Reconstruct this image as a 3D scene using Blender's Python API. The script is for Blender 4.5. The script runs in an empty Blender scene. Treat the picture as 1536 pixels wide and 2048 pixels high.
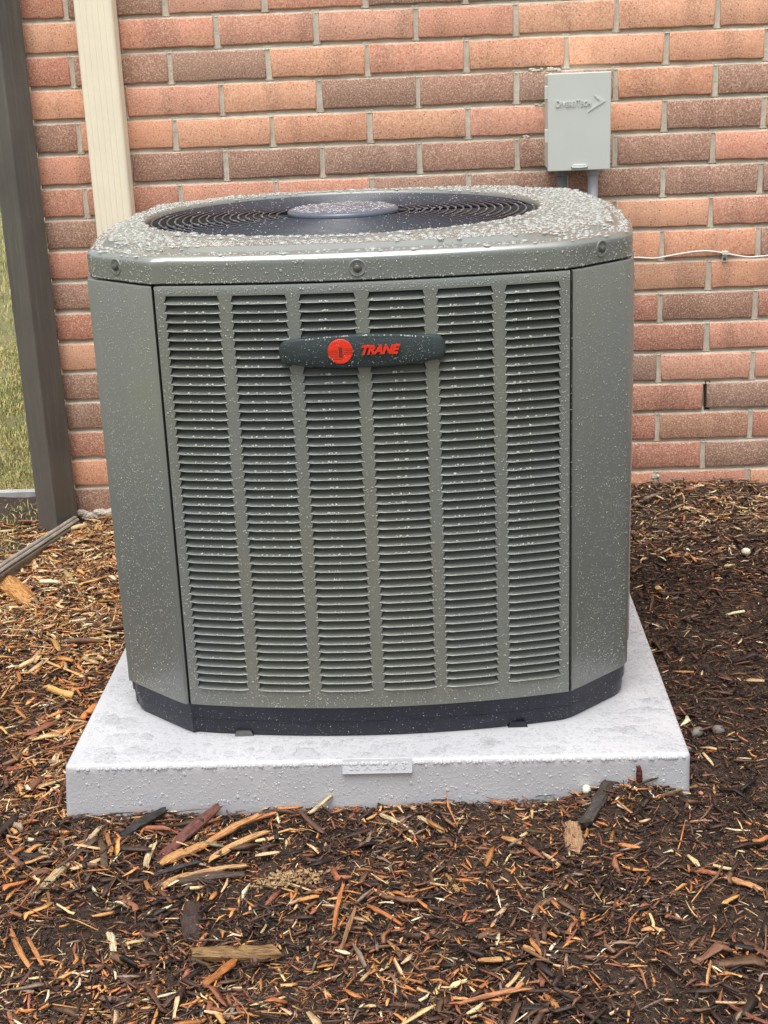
import bpy, math, random
import numpy as np
from mathutils import Matrix, Vector

random.seed(7)
RNG = np.random.default_rng(11)
S = 0.001                       # everything below is written in millimetres
sc = bpy.context.scene
col = sc.collection

# ------------------------------------------------------------------ camera
cam_d = bpy.data.cameras.new('camera'); cam = bpy.data.objects.new('camera', cam_d); col.objects.link(cam)
yaw, pitch, roll = -0.0344236, -0.3181781, -0.0404943
f = Vector((math.sin(yaw)*math.cos(pitch), math.cos(yaw)*math.cos(pitch), math.sin(pitch)))
r0 = Vector((math.cos(yaw), -math.sin(yaw), 0)); u0 = r0.cross(f)
r = math.cos(roll)*r0 + math.sin(roll)*u0; u = -math.sin(roll)*r0 + math.cos(roll)*u0
M = Matrix(((r.x, u.x, -f.x, .404511), (r.y, u.y, -f.y, -3.004371), (r.z, u.z, -f.z, 1.067206), (0, 0, 0, 1)))
cam.matrix_world = M
cam_d.sensor_fit = 'VERTICAL'; cam_d.sensor_height = 24.0; cam_d.sensor_width = 18.0
cam_d.lens = 24.0*2800/2048; cam_d.clip_start = .05; cam_d.clip_end = 500
sc.camera = cam

# ------------------------------------------------------------------ light
SUN_EL, SUN_AZ = 74, 195        # overcast: wide soft sun from above and behind the camera
w = bpy.data.worlds.new('World'); sc.world = w; w.use_nodes = True
nt = w.node_tree; bg = nt.nodes['Background']
sky = nt.nodes.new('ShaderNodeTexSky'); sky.sky_type = 'NISHITA'; sky.sun_disc = False
sky.sun_elevation = math.radians(SUN_EL); sky.sun_rotation = math.radians(SUN_AZ)
sky.dust_density = 5.0; sky.ozone_density = 1.0
hs = nt.nodes.new('ShaderNodeHueSaturation'); hs.inputs['Saturation'].default_value = .12
nt.links.new(sky.outputs[0], hs.inputs['Color']); nt.links.new(hs.outputs[0], bg.inputs['Color'])
bg.inputs['Strength'].default_value = .15
sd = bpy.data.lights.new('sun', 'SUN'); sd.energy = 1.5; sd.angle = math.radians(42); sd.color = (1, .97, .93)
sun = bpy.data.objects.new('sun', sd); col.objects.link(sun)
az = math.radians(SUN_AZ); el = math.radians(SUN_EL)
dirv = Vector((math.sin(az)*math.cos(el), math.cos(az)*math.cos(el), math.sin(el)))
sun.rotation_euler = dirv.to_track_quat('Z', 'Y').to_euler()
sc.view_settings.view_transform = 'Standard'; sc.view_settings.look = 'None'
sc.view_settings.exposure = .55; sc.view_settings.gamma = 1; sc.view_settings.use_curve_mapping = False
sc.render.engine = 'CYCLES'

# ------------------------------------------------------------------ helpers
def mesh_np(name, V, F, smooth=False, colors=None, mats=(), midx=None):
    """V (n,3) mm; F array (m,k) or list of tuples"""
    me = bpy.data.meshes.new(name)
    V = np.asarray(V, dtype=np.float64)*S
    if isinstance(F, np.ndarray):
        m, k = F.shape
        me.vertices.add(len(V)); me.vertices.foreach_set('co', V.ravel())
        me.loops.add(m*k); me.loops.foreach_set('vertex_index', F.ravel().astype(np.int32))
        me.polygons.add(m); me.polygons.foreach_set('loop_start', np.arange(0, m*k, k, dtype=np.int32))
        me.polygons.foreach_set('loop_total', np.full(m, k, dtype=np.int32))
        me.update(calc_edges=True)
    else:
        me.from_pydata(V.tolist(), [], F); me.update()
    if smooth: me.polygons.foreach_set('use_smooth', np.ones(len(me.polygons), dtype=bool))
    if colors is not None:
        at = me.color_attributes.new('chip_color', 'FLOAT_COLOR', 'POINT')
        at.data.foreach_set('color', np.asarray(colors, dtype=np.float32).ravel())
    for m_ in mats: me.materials.append(m_)
    if midx is not None: me.polygons.foreach_set('material_index', np.asarray(midx, dtype=np.int32))
    return me

def link(name, me, parent=None, loc=None, rot=None, kind=None, color=None):
    o = bpy.data.objects.new(name, me); col.objects.link(o)
    if parent: o.parent = parent
    if loc is not None: o.location = [c*S for c in loc]
    if rot is not None: o.rotation_euler = rot
    if kind: o['kind'] = kind
    if color is not None: o.color = color
    return o

def thing(name, label, cat, loc=(0, 0, 0), rotz=0, group=None):
    o = bpy.data.objects.new(name, None); col.objects.link(o)
    o.empty_display_size = .05
    o.location = [c*S for c in loc]; o.rotation_euler = (0, 0, rotz)
    o['label'] = label; o['category'] = cat
    if group: o['group'] = group
    return o

def tag(o, label, cat, group=None):
    o['label'] = label; o['category'] = cat
    if group: o['group'] = group
    return o

class MB:
    def __init__(s): s.V = []; s.F = []
    def add(s, V, F):
        n = len(s.V); s.V += [tuple(map(float, v)) for v in V]; s.F += [tuple(i+n for i in q) for q in F]
    def box(s, x0, x1, y0, y1, z0, z1, b=0):
        if b <= 0:
            V = [(x, y, z) for z in (z0, z1) for x, y in ((x0, y0), (x1, y0), (x1, y1), (x0, y1))]
            s.add(V, [(3, 2, 1, 0), (4, 5, 6, 7), (0, 1, 5, 4), (1, 2, 6, 5), (2, 3, 7, 6), (3, 0, 4, 7)]); return
        # chamfered box: rings
        def ring(i, z): return [(x0+i, y0+i, z), (x1-i, y0+i, z), (x1-i, y1-i, z), (x0+i, y1-i, z)]
        def ring8(i, z):
            c = b
            return [(x0+i+c, y0+i, z), (x1-i-c, y0+i, z), (x1-i, y0+i+c, z), (x1-i, y1-i-c, z), (x1-i-c, y1-i, z), (x0+i+c, y1-i, z), (x0+i, y1-i-c, z), (x0+i, y0+i+c, z)]
        s.loft([ring8(b*.6, z0), ring8(0, z0+b), ring8(0, z1-b), ring8(b*.6, z1)], True, True)
    def loft(s, rings, cap0=False, cap1=False, closed=True):
        n = len(rings[0]); V = [p for q in rings for p in q]; F = []
        m = n if closed else n-1
        for i in range(len(rings)-1):
            for j in range(m):
                k = (j+1) % n
                F.append((i*n+j, i*n+k, (i+1)*n+k, (i+1)*n+j))
        if cap0: F.append(tuple(range(n))[::-1])
        if cap1: F.append(tuple((len(rings)-1)*n+j for j in range(n)))
        s.add(V, F)
    def tube(s, pts, rad, n=10, caps=True):
        pts = [Vector(p) for p in pts]; rings = []
        for i, p in enumerate(pts):
            d = (pts[min(i+1, len(pts)-1)]-pts[max(i-1, 0)]).normalized()
            a = Vector((0, 0, 1)) if abs(d.z) < .9 else Vector((0, 1, 0))
            e1 = d.cross(a).normalized(); e2 = e1.cross(d)
            rr = rad[i] if isinstance(rad, (list, tuple)) else rad
            rings.append([tuple(p+rr*(math.cos(t)*e1+math.sin(t)*e2)) for t in [2*math.pi*k/n for k in range(n)]])
        s.loft(rings, caps, caps)
    def build(s, name, mat, parent=None, smooth=False, **k):
        me = mesh_np(name, s.V, s.F, smooth, mats=(mat,) if mat else ())
        return link(name, me, parent, **k)

def autosmooth(o, ang=35):
    me = o.data
    me.polygons.foreach_set('use_smooth', np.ones(len(me.polygons), dtype=bool))
    me.set_sharp_from_angle(angle=math.radians(ang))
    return o

# ------------------------------------------------------------------ materials
def mat(name):
    m = bpy.data.materials.new(name); m.use_nodes = True
    nt = m.node_tree; p = nt.nodes['Principled BSDF']
    return m, nt, p
def N(nt, t, **k):
    n = nt.nodes.new(t)
    for a, b in k.items():
        if a in n.inputs: n.inputs[a].default_value = b
        else: setattr(n, a, b)
    return n
def noise(nt, scale, detail=4, rough=.6, vec=None, dist=0):
    n = N(nt, 'ShaderNodeTexNoise'); n.inputs['Scale'].default_value = scale; n.inputs['Detail'].default_value = detail
    n.inputs['Roughness'].default_value = rough; n.inputs['Distortion'].default_value = dist
    if vec is not None: nt.links.new(vec, n.inputs['Vector'])
    return n
def ramp(nt, fac, stops):
    n = N(nt, 'ShaderNodeValToRGB'); cr = n.color_ramp
    while len(cr.elements) < len(stops): cr.elements.new(.5)
    for e, (p, c) in zip(cr.elements, stops):
        e.position = p; e.color = (*c, 1) if len(c) == 3 else c
    nt.links.new(fac, n.inputs[0]); return n
def mix(nt, fac, a, b, mode='MIX'):
    n = N(nt, 'ShaderNodeMix'); n.data_type = 'RGBA'; n.blend_type = mode
    for i, v in ((0, fac), (6, a), (7, b)):
        if hasattr(v, 'is_output') or isinstance(v, bpy.types.NodeSocket): nt.links.new(v, n.inputs[i])
        else: n.inputs[i].default_value = v if i == 0 else ((*v, 1) if len(v) == 3 else v)
    return n.outputs[2]
def bump(nt, p, h, strength=.3, dist=.001, normal=None):
    b = N(nt, 'ShaderNodeBump'); b.inputs['Strength'].default_value = strength; b.inputs['Distance'].default_value = dist
    nt.links.new(h, b.inputs['Height'])
    if normal is not None: nt.links.new(normal, b.inputs['Normal'])
    nt.links.new(b.outputs[0], p.inputs['Normal']); return b.outputs[0]
def geo_pos(nt): return N(nt, 'ShaderNodeNewGeometry').outputs['Position']

def simple(name, c, rough=.5, metal=0, var=.12, sc_=60, bs=.1, spec=.5, bd=.0006):
    m, nt, p = mat(name)
    pos = geo_pos(nt)
    n1 = noise(nt, sc_, 5, .6, pos)
    lo = tuple(x*(1-var) for x in c); hi = tuple(min(1, x*(1+var)) for x in c)
    nt.links.new(ramp(nt, n1.outputs[0], [(.3, lo), (.7, hi)]).outputs[0], p.inputs['Base Color'])
    p.inputs['Roughness'].default_value = rough; p.inputs['Metallic'].default_value = metal
    p.inputs['Specular IOR Level'].default_value = spec
    if bs: bump(nt, p, noise(nt, sc_*6, 4, .6, pos).outputs[0], bs, bd)
    return m

def brick_material():
    m, nt, p = mat('brick_clay')
    oi = N(nt, 'ShaderNodeObjectInfo')
    tc = N(nt, 'ShaderNodeTexCoord')
    off = N(nt, 'ShaderNodeVectorMath', operation='SCALE'); off.inputs[0].default_value = (37, 11, 23)
    nt.links.new(oi.outputs['Random'], off.inputs['Scale'])
    add = N(nt, 'ShaderNodeVectorMath', operation='ADD'); nt.links.new(tc.outputs['Object'], add.inputs[0]); nt.links.new(off.outputs[0], add.inputs[1])
    v = add.outputs[0]
    base = oi.outputs['Color']
    # broad kiln flashing: darker patches / bands along the brick
    mp = N(nt, 'ShaderNodeMapping'); mp.inputs['Scale'].default_value = (1, .2, .25); nt.links.new(v, mp.inputs[0])
    fl = noise(nt, 13, 2, .5, mp.outputs[0], .3)
    c1 = mix(nt, ramp(nt, fl.outputs[0], [(.5, (0, 0, 0)), (.72, (.55, .55, .55))]).outputs[0], base, mix(nt, .6, base, (.16, .085, .06)))
    md = noise(nt, 45, 4, .65, v)
    c2 = mix(nt, ramp(nt, md.outputs[0], [(.35, (.35, .35, .35)), (.5, (0, 0, 0))]).outputs[0], c1, mix(nt, 1, c1, (.82, .74, .7), 'MULTIPLY'))
    fine = noise(nt, 330, 4, .85, v)
    c3 = mix(nt, ramp(nt, fine.outputs[0], [(.40, (.55, .55, .55)), (.5, (0, 0, 0))]).outputs[0], c2, mix(nt, 1, c2, (.55, .45, .4), 'MULTIPLY'))
    c4 = mix(nt, ramp(nt, fine.outputs[0], [(.53, (0, 0, 0)), (.61, (.75, .75, .75))]).outputs[0], c3, (.90, .66, .50))
    # pale sand specks in patches
    vo = N(nt, 'ShaderNodeTexVoronoi'); vo.inputs['Scale'].default_value = 210; nt.links.new(v, vo.inputs['Vector'])
    pt = noise(nt, 22, 3, .6, v)
    th = N(nt, 'ShaderNodeMath', operation='MULTIPLY_ADD'); nt.links.new(pt.outputs[0], th.inputs[0]); th.inputs[1].default_value = .55; th.inputs[2].default_value = -.09
    lt = N(nt, 'ShaderNodeMath', operation='LESS_THAN'); nt.links.new(vo.outputs['Distance'], lt.inputs[0]); nt.links.new(th.outputs[0], lt.inputs[1])
    sp = N(nt, 'ShaderNodeMath', operation='MULTIPLY'); nt.links.new(lt.outputs[0], sp.inputs[0]); sp.inputs[1].default_value = .6
    c5 = mix(nt, sp.outputs[0], c4, (.78, .60, .46))
    # dark pits
    vo2 = N(nt, 'ShaderNodeTexVoronoi'); vo2.inputs['Scale'].default_value = 95; nt.links.new(v, vo2.inputs['Vector'])
    pit = ramp(nt, vo2.outputs['Distance'], [(.10, (.7, .7, .7)), (.16, (0, 0, 0))])
    c6 = mix(nt, pit.outputs[0], c5, (.12, .06, .045))
    nt.links.new(c6, p.inputs['Base Color'])
    p.inputs['Roughness'].default_value = .8; p.inputs['Specular IOR Level'].default_value = .3
    nb = bump(nt, p, fine.outputs[0], .75, .0014)
    bump(nt, p, md.outputs[0], .35, .003, nb)
    return m

BRICK = brick_material()
def mortar_material():
    m, nt, p = mat('mortar'); pos = geo_pos(nt)
    a = noise(nt, 30, 4, .6, pos); b = noise(nt, 600, 3, .7, pos)
    c = ramp(nt, a.outputs[0], [(.3, (.52, .465, .38)), (.7, (.72, .66, .54))]).outputs[0]
    c = mix(nt, ramp(nt, b.outputs[0], [(.38, (.5, .5, .5)), (.5, (0, 0, 0))]).outputs[0], c, mix(nt, 1, c, (.6, .55, .5), 'MULTIPLY'))
    nt.links.new(c, p.inputs['Base Color']); p.inputs['Roughness'].default_value = .9
    nb = bump(nt, p, b.outputs[0], .6, .0015); bump(nt, p, noise(nt, 130, 3, .6, pos).outputs[0], .5, .003, nb)
    return m
MORTAR = mortar_material()

def paint_material():
    """grey green powder coat, slightly uneven, with a dull olive cast in places"""
    m, nt, p = mat('grey_green_paint'); pos = geo_pos(nt)
    a = noise(nt, 5, 3, .5, pos)
    mp = N(nt, 'ShaderNodeMapping'); mp.inputs['Scale'].default_value = (1, 1, .08); nt.links.new(pos, mp.inputs[0])
    s = noise(nt, 55, 4, .6, mp.outputs[0])
    c = ramp(nt, a.outputs[0], [(.35, (.190, .206, .198)), (.65, (.204, .214, .186))]).outputs[0]
    c = mix(nt, ramp(nt, s.outputs[0], [(.35, (.3, .3, .3)), (.6, (0, 0, 0))]).outputs[0], c, mix(nt, 1, c, (.86, .87, .86), 'MULTIPLY'))
    nt.links.new(c, p.inputs['Base Color'])
    p.inputs['Roughness'].default_value = .42; p.inputs['Specular IOR Level'].default_value = .5; p.inputs['Metallic'].default_value = .12
    p.inputs['Coat Weight'].default_value = .4; p.inputs['Coat Roughness'].default_value = .16
    bump(nt, p, noise(nt, 420, 3, .6, pos).outputs[0], .08, .0004)
    return m
PAINT = paint_material()
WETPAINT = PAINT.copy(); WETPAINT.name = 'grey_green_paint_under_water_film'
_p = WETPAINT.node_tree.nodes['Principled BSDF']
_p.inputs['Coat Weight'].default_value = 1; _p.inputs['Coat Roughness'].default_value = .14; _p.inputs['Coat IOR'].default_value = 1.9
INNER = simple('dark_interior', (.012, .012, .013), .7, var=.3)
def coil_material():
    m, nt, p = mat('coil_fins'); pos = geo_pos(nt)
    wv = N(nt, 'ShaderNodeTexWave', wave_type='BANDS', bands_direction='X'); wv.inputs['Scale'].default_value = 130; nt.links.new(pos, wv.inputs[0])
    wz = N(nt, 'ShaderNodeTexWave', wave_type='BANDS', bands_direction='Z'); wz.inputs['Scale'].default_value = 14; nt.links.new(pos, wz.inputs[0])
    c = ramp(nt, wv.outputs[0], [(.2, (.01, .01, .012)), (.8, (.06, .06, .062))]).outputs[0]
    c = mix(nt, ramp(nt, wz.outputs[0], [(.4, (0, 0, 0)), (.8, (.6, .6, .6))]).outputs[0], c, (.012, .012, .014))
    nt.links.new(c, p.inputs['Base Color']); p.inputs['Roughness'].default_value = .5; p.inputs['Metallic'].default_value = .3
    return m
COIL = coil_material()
BASEM = simple('black_plastic', (.010, .012, .023), .42, var=.35, sc_=40, bs=.1)
GRILLE = simple('dark_grille_coating', (.038, .046, .064), .28, var=.15, bs=.05)
HUBM = simple('blue_grey_cap', (.095, .115, .155), .25, var=.08, bs=.03)
BADGE = simple('badge_plastic', (.030, .045, .048), .34, var=.06, bs=.03)
RED = simple('red_lettering', (.80, .035, .012), .3, var=.05, bs=0)
REDDK = simple('dark_red_line', (.20, .02, .012), .5, var=.05, bs=0)
SCREW = simple('zinc_screw', (.16, .165, .15), .35, .6, var=.2)
def pad_material():
    m, nt, p = mat('grey_composite_pad'); pos = geo_pos(nt)
    a = noise(nt, 9, 4, .6, pos)
    c = ramp(nt, a.outputs[0], [(.3, (.45, .455, .48)), (.7, (.52, .525, .545))]).outputs[0]
    d = noise(nt, 260, 3, .6, pos)
    c = mix(nt, ramp(nt, d.outputs[0], [(.30, (.3, .3, .3)), (.40, (0, 0, 0))]).outputs[0], c, (.44, .43, .43))
    st = noise(nt, 3, 5, .7, pos, 1.0)
    c = mix(nt, ramp(nt, st.outputs[0], [(.6, (0, 0, 0)), (.75, (.22, .22, .22))]).outputs[0], c, (.40, .37, .33))
    nt.links.new(c, p.inputs['Base Color']); p.inputs['Roughness'].default_value = .38
    h = noise(nt, 170, 3, .55, pos)
    nb = bump(nt, p, h.outputs[0], .35, .002); bump(nt, p, d.outputs[0], .25, .001, nb)
    return m
PAD = pad_material()
def water_material():
    m, nt, p = mat('rain_water')
    p.inputs['Base Color'].default_value = (.95, .97, 1, 1)
    p.inputs['Transmission Weight'].default_value = .80; p.inputs['Roughness'].default_value = .03; p.inputs['IOR'].default_value = 1.33
    p.inputs['Specular IOR Level'].default_value = .8
    return m
WATER = water_material()
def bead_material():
    # small beads: the sky's brightness is put into a milky white colour
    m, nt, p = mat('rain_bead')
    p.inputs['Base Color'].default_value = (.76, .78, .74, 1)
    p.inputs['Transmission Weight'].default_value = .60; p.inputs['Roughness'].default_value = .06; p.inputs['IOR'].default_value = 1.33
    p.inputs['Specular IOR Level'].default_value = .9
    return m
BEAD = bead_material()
def film_material():
    # flat drops on the pale pad: nearly invisible, only rims and glints show
    m, nt, p = mat('rain_film')
    p.inputs['Base Color'].default_value = (.43, .44, .46, 1)
    p.inputs['Roughness'].default_value = .05; p.inputs['IOR'].default_value = 1.33
    tr = N(nt, 'ShaderNodeBsdfTransparent'); ms = N(nt, 'ShaderNodeMixShader')
    lw = N(nt, 'ShaderNodeLayerWeight'); lw.inputs['Blend'].default_value = .35
    rp = ramp(nt, lw.outputs['Facing'], [(.35, (.10, .10, .10)), (.85, (.75, .75, .75))])
    nt.links.new(rp.outputs[0], ms.inputs[0]); nt.links.new(tr.outputs[0], ms.inputs[1]); nt.links.new(p.outputs[0], ms.inputs[2])
    nt.links.new(ms.outputs[0], nt.nodes['Material Output'].inputs['Surface'])
    return m
FILM = film_material()
def specks_material(name, c, t):  # whitish base colour stands in for sky light refracted by the drops
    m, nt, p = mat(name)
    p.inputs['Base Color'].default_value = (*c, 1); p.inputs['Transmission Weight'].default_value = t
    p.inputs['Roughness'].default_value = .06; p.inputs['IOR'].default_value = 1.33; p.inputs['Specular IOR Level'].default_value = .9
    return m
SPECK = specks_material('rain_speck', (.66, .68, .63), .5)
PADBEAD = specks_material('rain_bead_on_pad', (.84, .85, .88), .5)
CREAM = simple('cream_aluminium', (.90, .82, .65), .4, var=.04, sc_=8, bs=.04)
BRONZE = simple('dark_bronze_metal', (.105, .098, .092), .5, var=.15, sc_=25, bs=.08)
def bronze_material():
    m, nt, p = mat('weathered_bronze_metal'); pos = geo_pos(nt)
    mp = N(nt, 'ShaderNodeMapping'); mp.inputs['Scale'].default_value = (1, 1, .05); nt.links.new(pos, mp.inputs[0])
    a = noise(nt, 120, 5, .7, mp.outputs[0]); b = noise(nt, 5, 4, .6, pos); d = noise(nt, 260, 3, .7, pos)
    c = ramp(nt, b.outputs[0], [(.3, (.085, .078, .070)), (.7, (.125, .112, .098))]).outputs[0]
    c = mix(nt, ramp(nt, a.outputs[0], [(.5, (0, 0, 0)), (.72, (.6, .6, .6))]).outputs[0], c, (.17, .16, .15))
    c = mix(nt, ramp(nt, d.outputs[0], [(.66, (0, 0, 0)), (.72, (.6, .6, .6))]).outputs[0], c, (.26, .24, .20))
    nt.links.new(c, p.inputs['Base Color']); p.inputs['Roughness'].default_value = .5
    bump(nt, p, a.outputs[0], .25, .001); return m
BRONZE = bronze_material()
BOXM = simple('light_grey_plastic', (.58, .61, .575), .42, var=.03, sc_=12, bs=.03)
PIPE = simple('grey_pvc', (.42, .44, .48), .4, var=.08, sc_=30)
PIPED = simple('dark_grey_pvc', (.17, .18, .19), .4, var=.08, sc_=30)
WIRE = simple('white_cable', (.70, .67, .60), .45, var=.05)
BLACKP = simple('black_vent_plastic', (.015, .014, .014), .5)
STONEW = simple('pale_stone', (.66, .62, .48), .7, var=.2, sc_=90, bs=.4)
STONEG = simple('grey_stone', (.16, .145, .125), .6, var=.25, sc_=90, bs=.4)
CAULK = simple('pale_mortar_lump', (.55, .50, .42), .85, var=.2, sc_=90, bs=.5, bd=.002)
ALU = simple('weathered_grey_rail', (.42, .43, .42), .4, .1, var=.2, sc_=40, bs=.1)
EDGEM = simple('weathered_brown_edging', (.26, .235, .20), .6, var=.35, sc_=30, bs=.3)
TANTAG = simple('tan_label', (.55, .42, .24), .6, var=.1)

def chip_material():
    m, nt, p = mat('mulch_wood'); pos = geo_pos(nt)
    at = N(nt, 'ShaderNodeAttribute', attribute_name='chip_color')
    a = noise(nt, 260, 4, .7, pos)
    c = mix(nt, ramp(nt, a.outputs[0], [(.34, (.75, .75, .75)), (.52, (0, 0, 0))]).outputs[0], at.outputs['Color'], mix(nt, 1, at.outputs['Color'], (.42, .34, .28), 'MULTIPLY'))
    nt.links.new(c, p.inputs['Base Color']); p.inputs['Roughness'].default_value = .5; p.inputs['Specular IOR Level'].default_value = .35
    bump(nt, p, noise(nt, 700, 3, .7, pos).outputs[0], .5, .001)
    return m
CHIP = chip_material()
def bigchip_material():
    m, nt, p = mat('splintered_wood')
    oi = N(nt, 'ShaderNodeObjectInfo'); tc = N(nt, 'ShaderNodeTexCoord')
    mp = N(nt, 'ShaderNodeMapping'); mp.inputs['Scale'].default_value = (.10, 1, 1); nt.links.new(tc.outputs['Object'], mp.inputs[0])
    g = noise(nt, 420, 4, .7, mp.outputs[0], .3); b = noise(nt, 60, 3, .6, mp.outputs[0])
    col_ = oi.outputs['Color']
    c = mix(nt, ramp(nt, g.outputs[0], [(.38, (.9, .9, .9)), (.55, (0, 0, 0))]).outputs[0], col_, mix(nt, 1, col_, (.36, .28, .22), 'MULTIPLY'))
    c = mix(nt, ramp(nt, b.outputs[0], [(.5, (0, 0, 0)), (.7, (.6, .6, .6))]).outputs[0], c, mix(nt, 1, c, (.55, .42, .34), 'MULTIPLY'))
    nt.links.new(c, p.inputs['Base Color']); p.inputs['Roughness'].default_value = .5
    bump(nt, p, g.outputs[0], .9, .002)
    return m
BIGCHIP = bigchip_material()

def ground_material():
    m, nt, p = mat('soil_and_turf'); pos = geo_pos(nt)
    a = noise(nt, 25, 6, .7, pos); b = noise(nt, 350, 4, .8, pos)
    soil = ramp(nt, a.outputs[0], [(.3, (.018, .011, .008)), (.7, (.055, .032, .020))]).outputs[0]
    soil = mix(nt, ramp(nt, b.outputs[0], [(.5, (0, 0, 0)), (.65, (.5, .5, .5))]).outputs[0], soil, (.12, .07, .042))
    g1 = noise(nt, 2.5, 4, .6, pos)
    turf = ramp(nt, g1.outputs[0], [(.35, (.10, .11, .035)), (.65, (.22, .19, .085))]).outputs[0]
    at = N(nt, 'ShaderNodeAttribute', attribute_name='chip_color')
    sp = N(nt, 'ShaderNodeSeparateColor'); nt.links.new(at.outputs['Color'], sp.inputs[0])
    c = mix(nt, sp.outputs[0], soil, turf)
    nt.links.new(c, p.inputs['Base Color']); p.inputs['Roughness'].default_value = .75
    nb = bump(nt, p, b.outputs[0], .8, .003); bump(nt, p, a.outputs[0], .6, .008, nb)
    return m
GROUND = ground_material()
def grass_material():
    m, nt, p = mat('grass_blades')
    at = N(nt, 'ShaderNodeAttribute', attribute_name='chip_color')
    nt.links.new(at.outputs['Color'], p.inputs['Base Color']); p.inputs['Roughness'].default_value = .55
    p.inputs['Subsurface Weight'].default_value = 0
    return m
GRASS = grass_material()

# ------------------------------------------------------------------ ground height
def hashn(x, y, s):
    xi = np.floor(x/s); yi = np.floor(y/s); fx = x/s-xi; fy = y/s-yi
    fx = fx*fx*(3-2*fx); fy = fy*fy*(3-2*fy)
    def h(a, b):
        v = np.sin(a*127.1+b*311.7+s*7.3)*43758.5453; return v-np.floor(v)
    return (h(xi, yi)*(1-fx)*(1-fy)+h(xi+1, yi)*fx*(1-fy)+h(xi, yi+1)*(1-fx)*fy+h(xi+1, yi+1)*fx*fy)
PAD_O = (-140.4, -1160.3); PAD_A = -.00747
def pad_local(x, y):
    c, s = math.cos(PAD_A), math.sin(PAD_A); dx = x-PAD_O[0]; dy = y-PAD_O[1]
    return dx*c+dy*s, -dx*s+dy*c
def G(x, y):
    x = np.asarray(x, float); y = np.asarray(y, float)
    t = np.clip((y+1160)/1160, 0, 1)
    wallh = 88+32*np.clip((x-200)/500, 0, 1)
    g = -9+(wallh+9)*t**1.35
    g = g+np.where(y > 0, 8*(1-np.exp(-np.clip(y, 0, None)/400)), 0)
    n = (hashn(x, y, 170)-.5)*22+(hashn(x+50, y, 60)-.5)*12+(hashn(x, y+90, 23)-.5)*6
    # mulch heaped against the pad's right front
    g = g+33*np.exp(-((x-690)/85)**2-((y+1185)/45)**2)+12*np.exp(-((x-470)/130)**2-((y+1190)/45)**2)+8*np.exp(-((x-215)/60)**2-((y+1190)/40)**2)
    g = g+22*np.exp(-((x-720)/200)**2-((y+1330)/120)**2)
    u_, v_ = pad_local(x, y)
    d = np.maximum.reduce([-u_, u_-914, -v_, v_-914])
    near = np.clip(1-d/120, 0, 1)
    g = g+n*(1-.75*near)
    lim = 58+np.clip(d, 0, 400)*.25
    g = np.where(d < 160, np.minimum(g, lim), g)
    g = np.where(d < -8, np.minimum(g, -6), g)
    return g

def build_ground():
    def graded(lo, hi, step, far):
        a = list(np.arange(lo, hi+1, step)); s_ = step; v = hi
        out = []
        while v < far: s_ *= 1.35; v += s_; out.append(v)
        s_ = step; v = lo; pre = []
        while v > -far: s_ *= 1.35; v -= s_; pre.append(v)
        return np.array(pre[::-1]+a+out)
    xs = graded(-900, 1500, 11, 90000); ys = graded(-2100, 700, 11, 90000)
    X, Y = np.meshgrid(xs, ys, indexing='ij')
    Z = G(np.clip(X, -6000, 6000), np.clip(Y, -6000, 6000))
    nx, ny = X.shape
    V = np.stack([X, Y, Z], -1).reshape(-1, 3)
    i = np.arange(nx-1)[:, None]*ny+np.arange(ny-1)[None]
    F = np.stack([i, i+ny, i+ny+1, i+1], -1).reshape(-1, 4)
    edge = -385+ (Y+40)*.275      # the edging line; lawn lies beyond the wall corner and left of it
    turf = ((Y > 175+40*(hashn(X, Y, 120)-.5)) | (X < -1500) | (Y < -3200)).astype(float)
    C = np.zeros((nx*ny, 4)); C[:, 0] = turf.ravel(); C[:, 3] = 1
    me = mesh_np('ground', V, F, True, C, (GROUND,))
    link('ground', me, kind='structure')
build_ground()

# ------------------------------------------------------------------ brick wall
PITCH, VP = 202.7, 66.28
COLS = {'o': (.82, .430, .275), 'p': (.78, .385, .270), 'r': (.62, .285, .200), 'b': (.44, .262, .195), 'm': (.60, .33, .22)}
wall = thing('brick_wall', 'red and brown brick house wall behind the condenser, wet mortar joints', 'wall', (0, 0, 0))
def brick_mesh(L, seed, D=60):
    rn = random.Random(seed); h = 55.6; nx, nz = 7, 2
    def per(ins, y, jit):
        P = []
        for i in range(nx): P.append((-L/2+ins+(L-2*ins)*i/nx, -h/2+ins))
        for i in range(nz): P.append((L/2-ins, -h/2+ins+(h-2*ins)*i/nz))
        for i in range(nx): P.append((L/2-ins-(L-2*ins)*i/nx, h/2-ins))
        for i in range(nz): P.append((-L/2+ins, h/2-ins-(h-2*ins)*i/nz))
        return [(x+rn.uniform(-jit, jit), y+rn.uniform(-.2, .2), z+rn.uniform(-jit, jit)) for x, z in P]
    base = per(0, 0, 1.2)
    n = len(base)
    r3 = [(x, D, z) for x, y, z in base]
    r2 = [(x, 2.2, z) for x, y, z in base]
    r1 = [(x*(1-1.4/L*2)*1, .5, z*(1-.9*2/h)) for x, y, z in base]
    r0 = [(x*(1-3.0*2/L), 0, z*(1-2.2*2/h)) for x, y, z in base]
    mb = MB(); mb.loft([r3, r2, r1, r0], False, True)
    V = np.array(mb.V)
    me = mesh_np('brick', V, mb.F, True, mats=(BRICK,))
    # seen face points to -Y
    return me
def fixn(me):
    import bmesh
    bm = bmesh.new(); bm.from_mesh(me); bmesh.ops.recalc_face_normals(bm, faces=bm.faces); bm.to_mesh(me); bm.free()
FULL = [brick_mesh(192.2, i) for i in range(6)]
HALF = [brick_mesh(92.0, 50+i, 60) for i in range(3)]
for m_ in FULL+HALF:
    fixn(m_); m_.set_sharp_from_angle(angle=math.radians(50))
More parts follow.
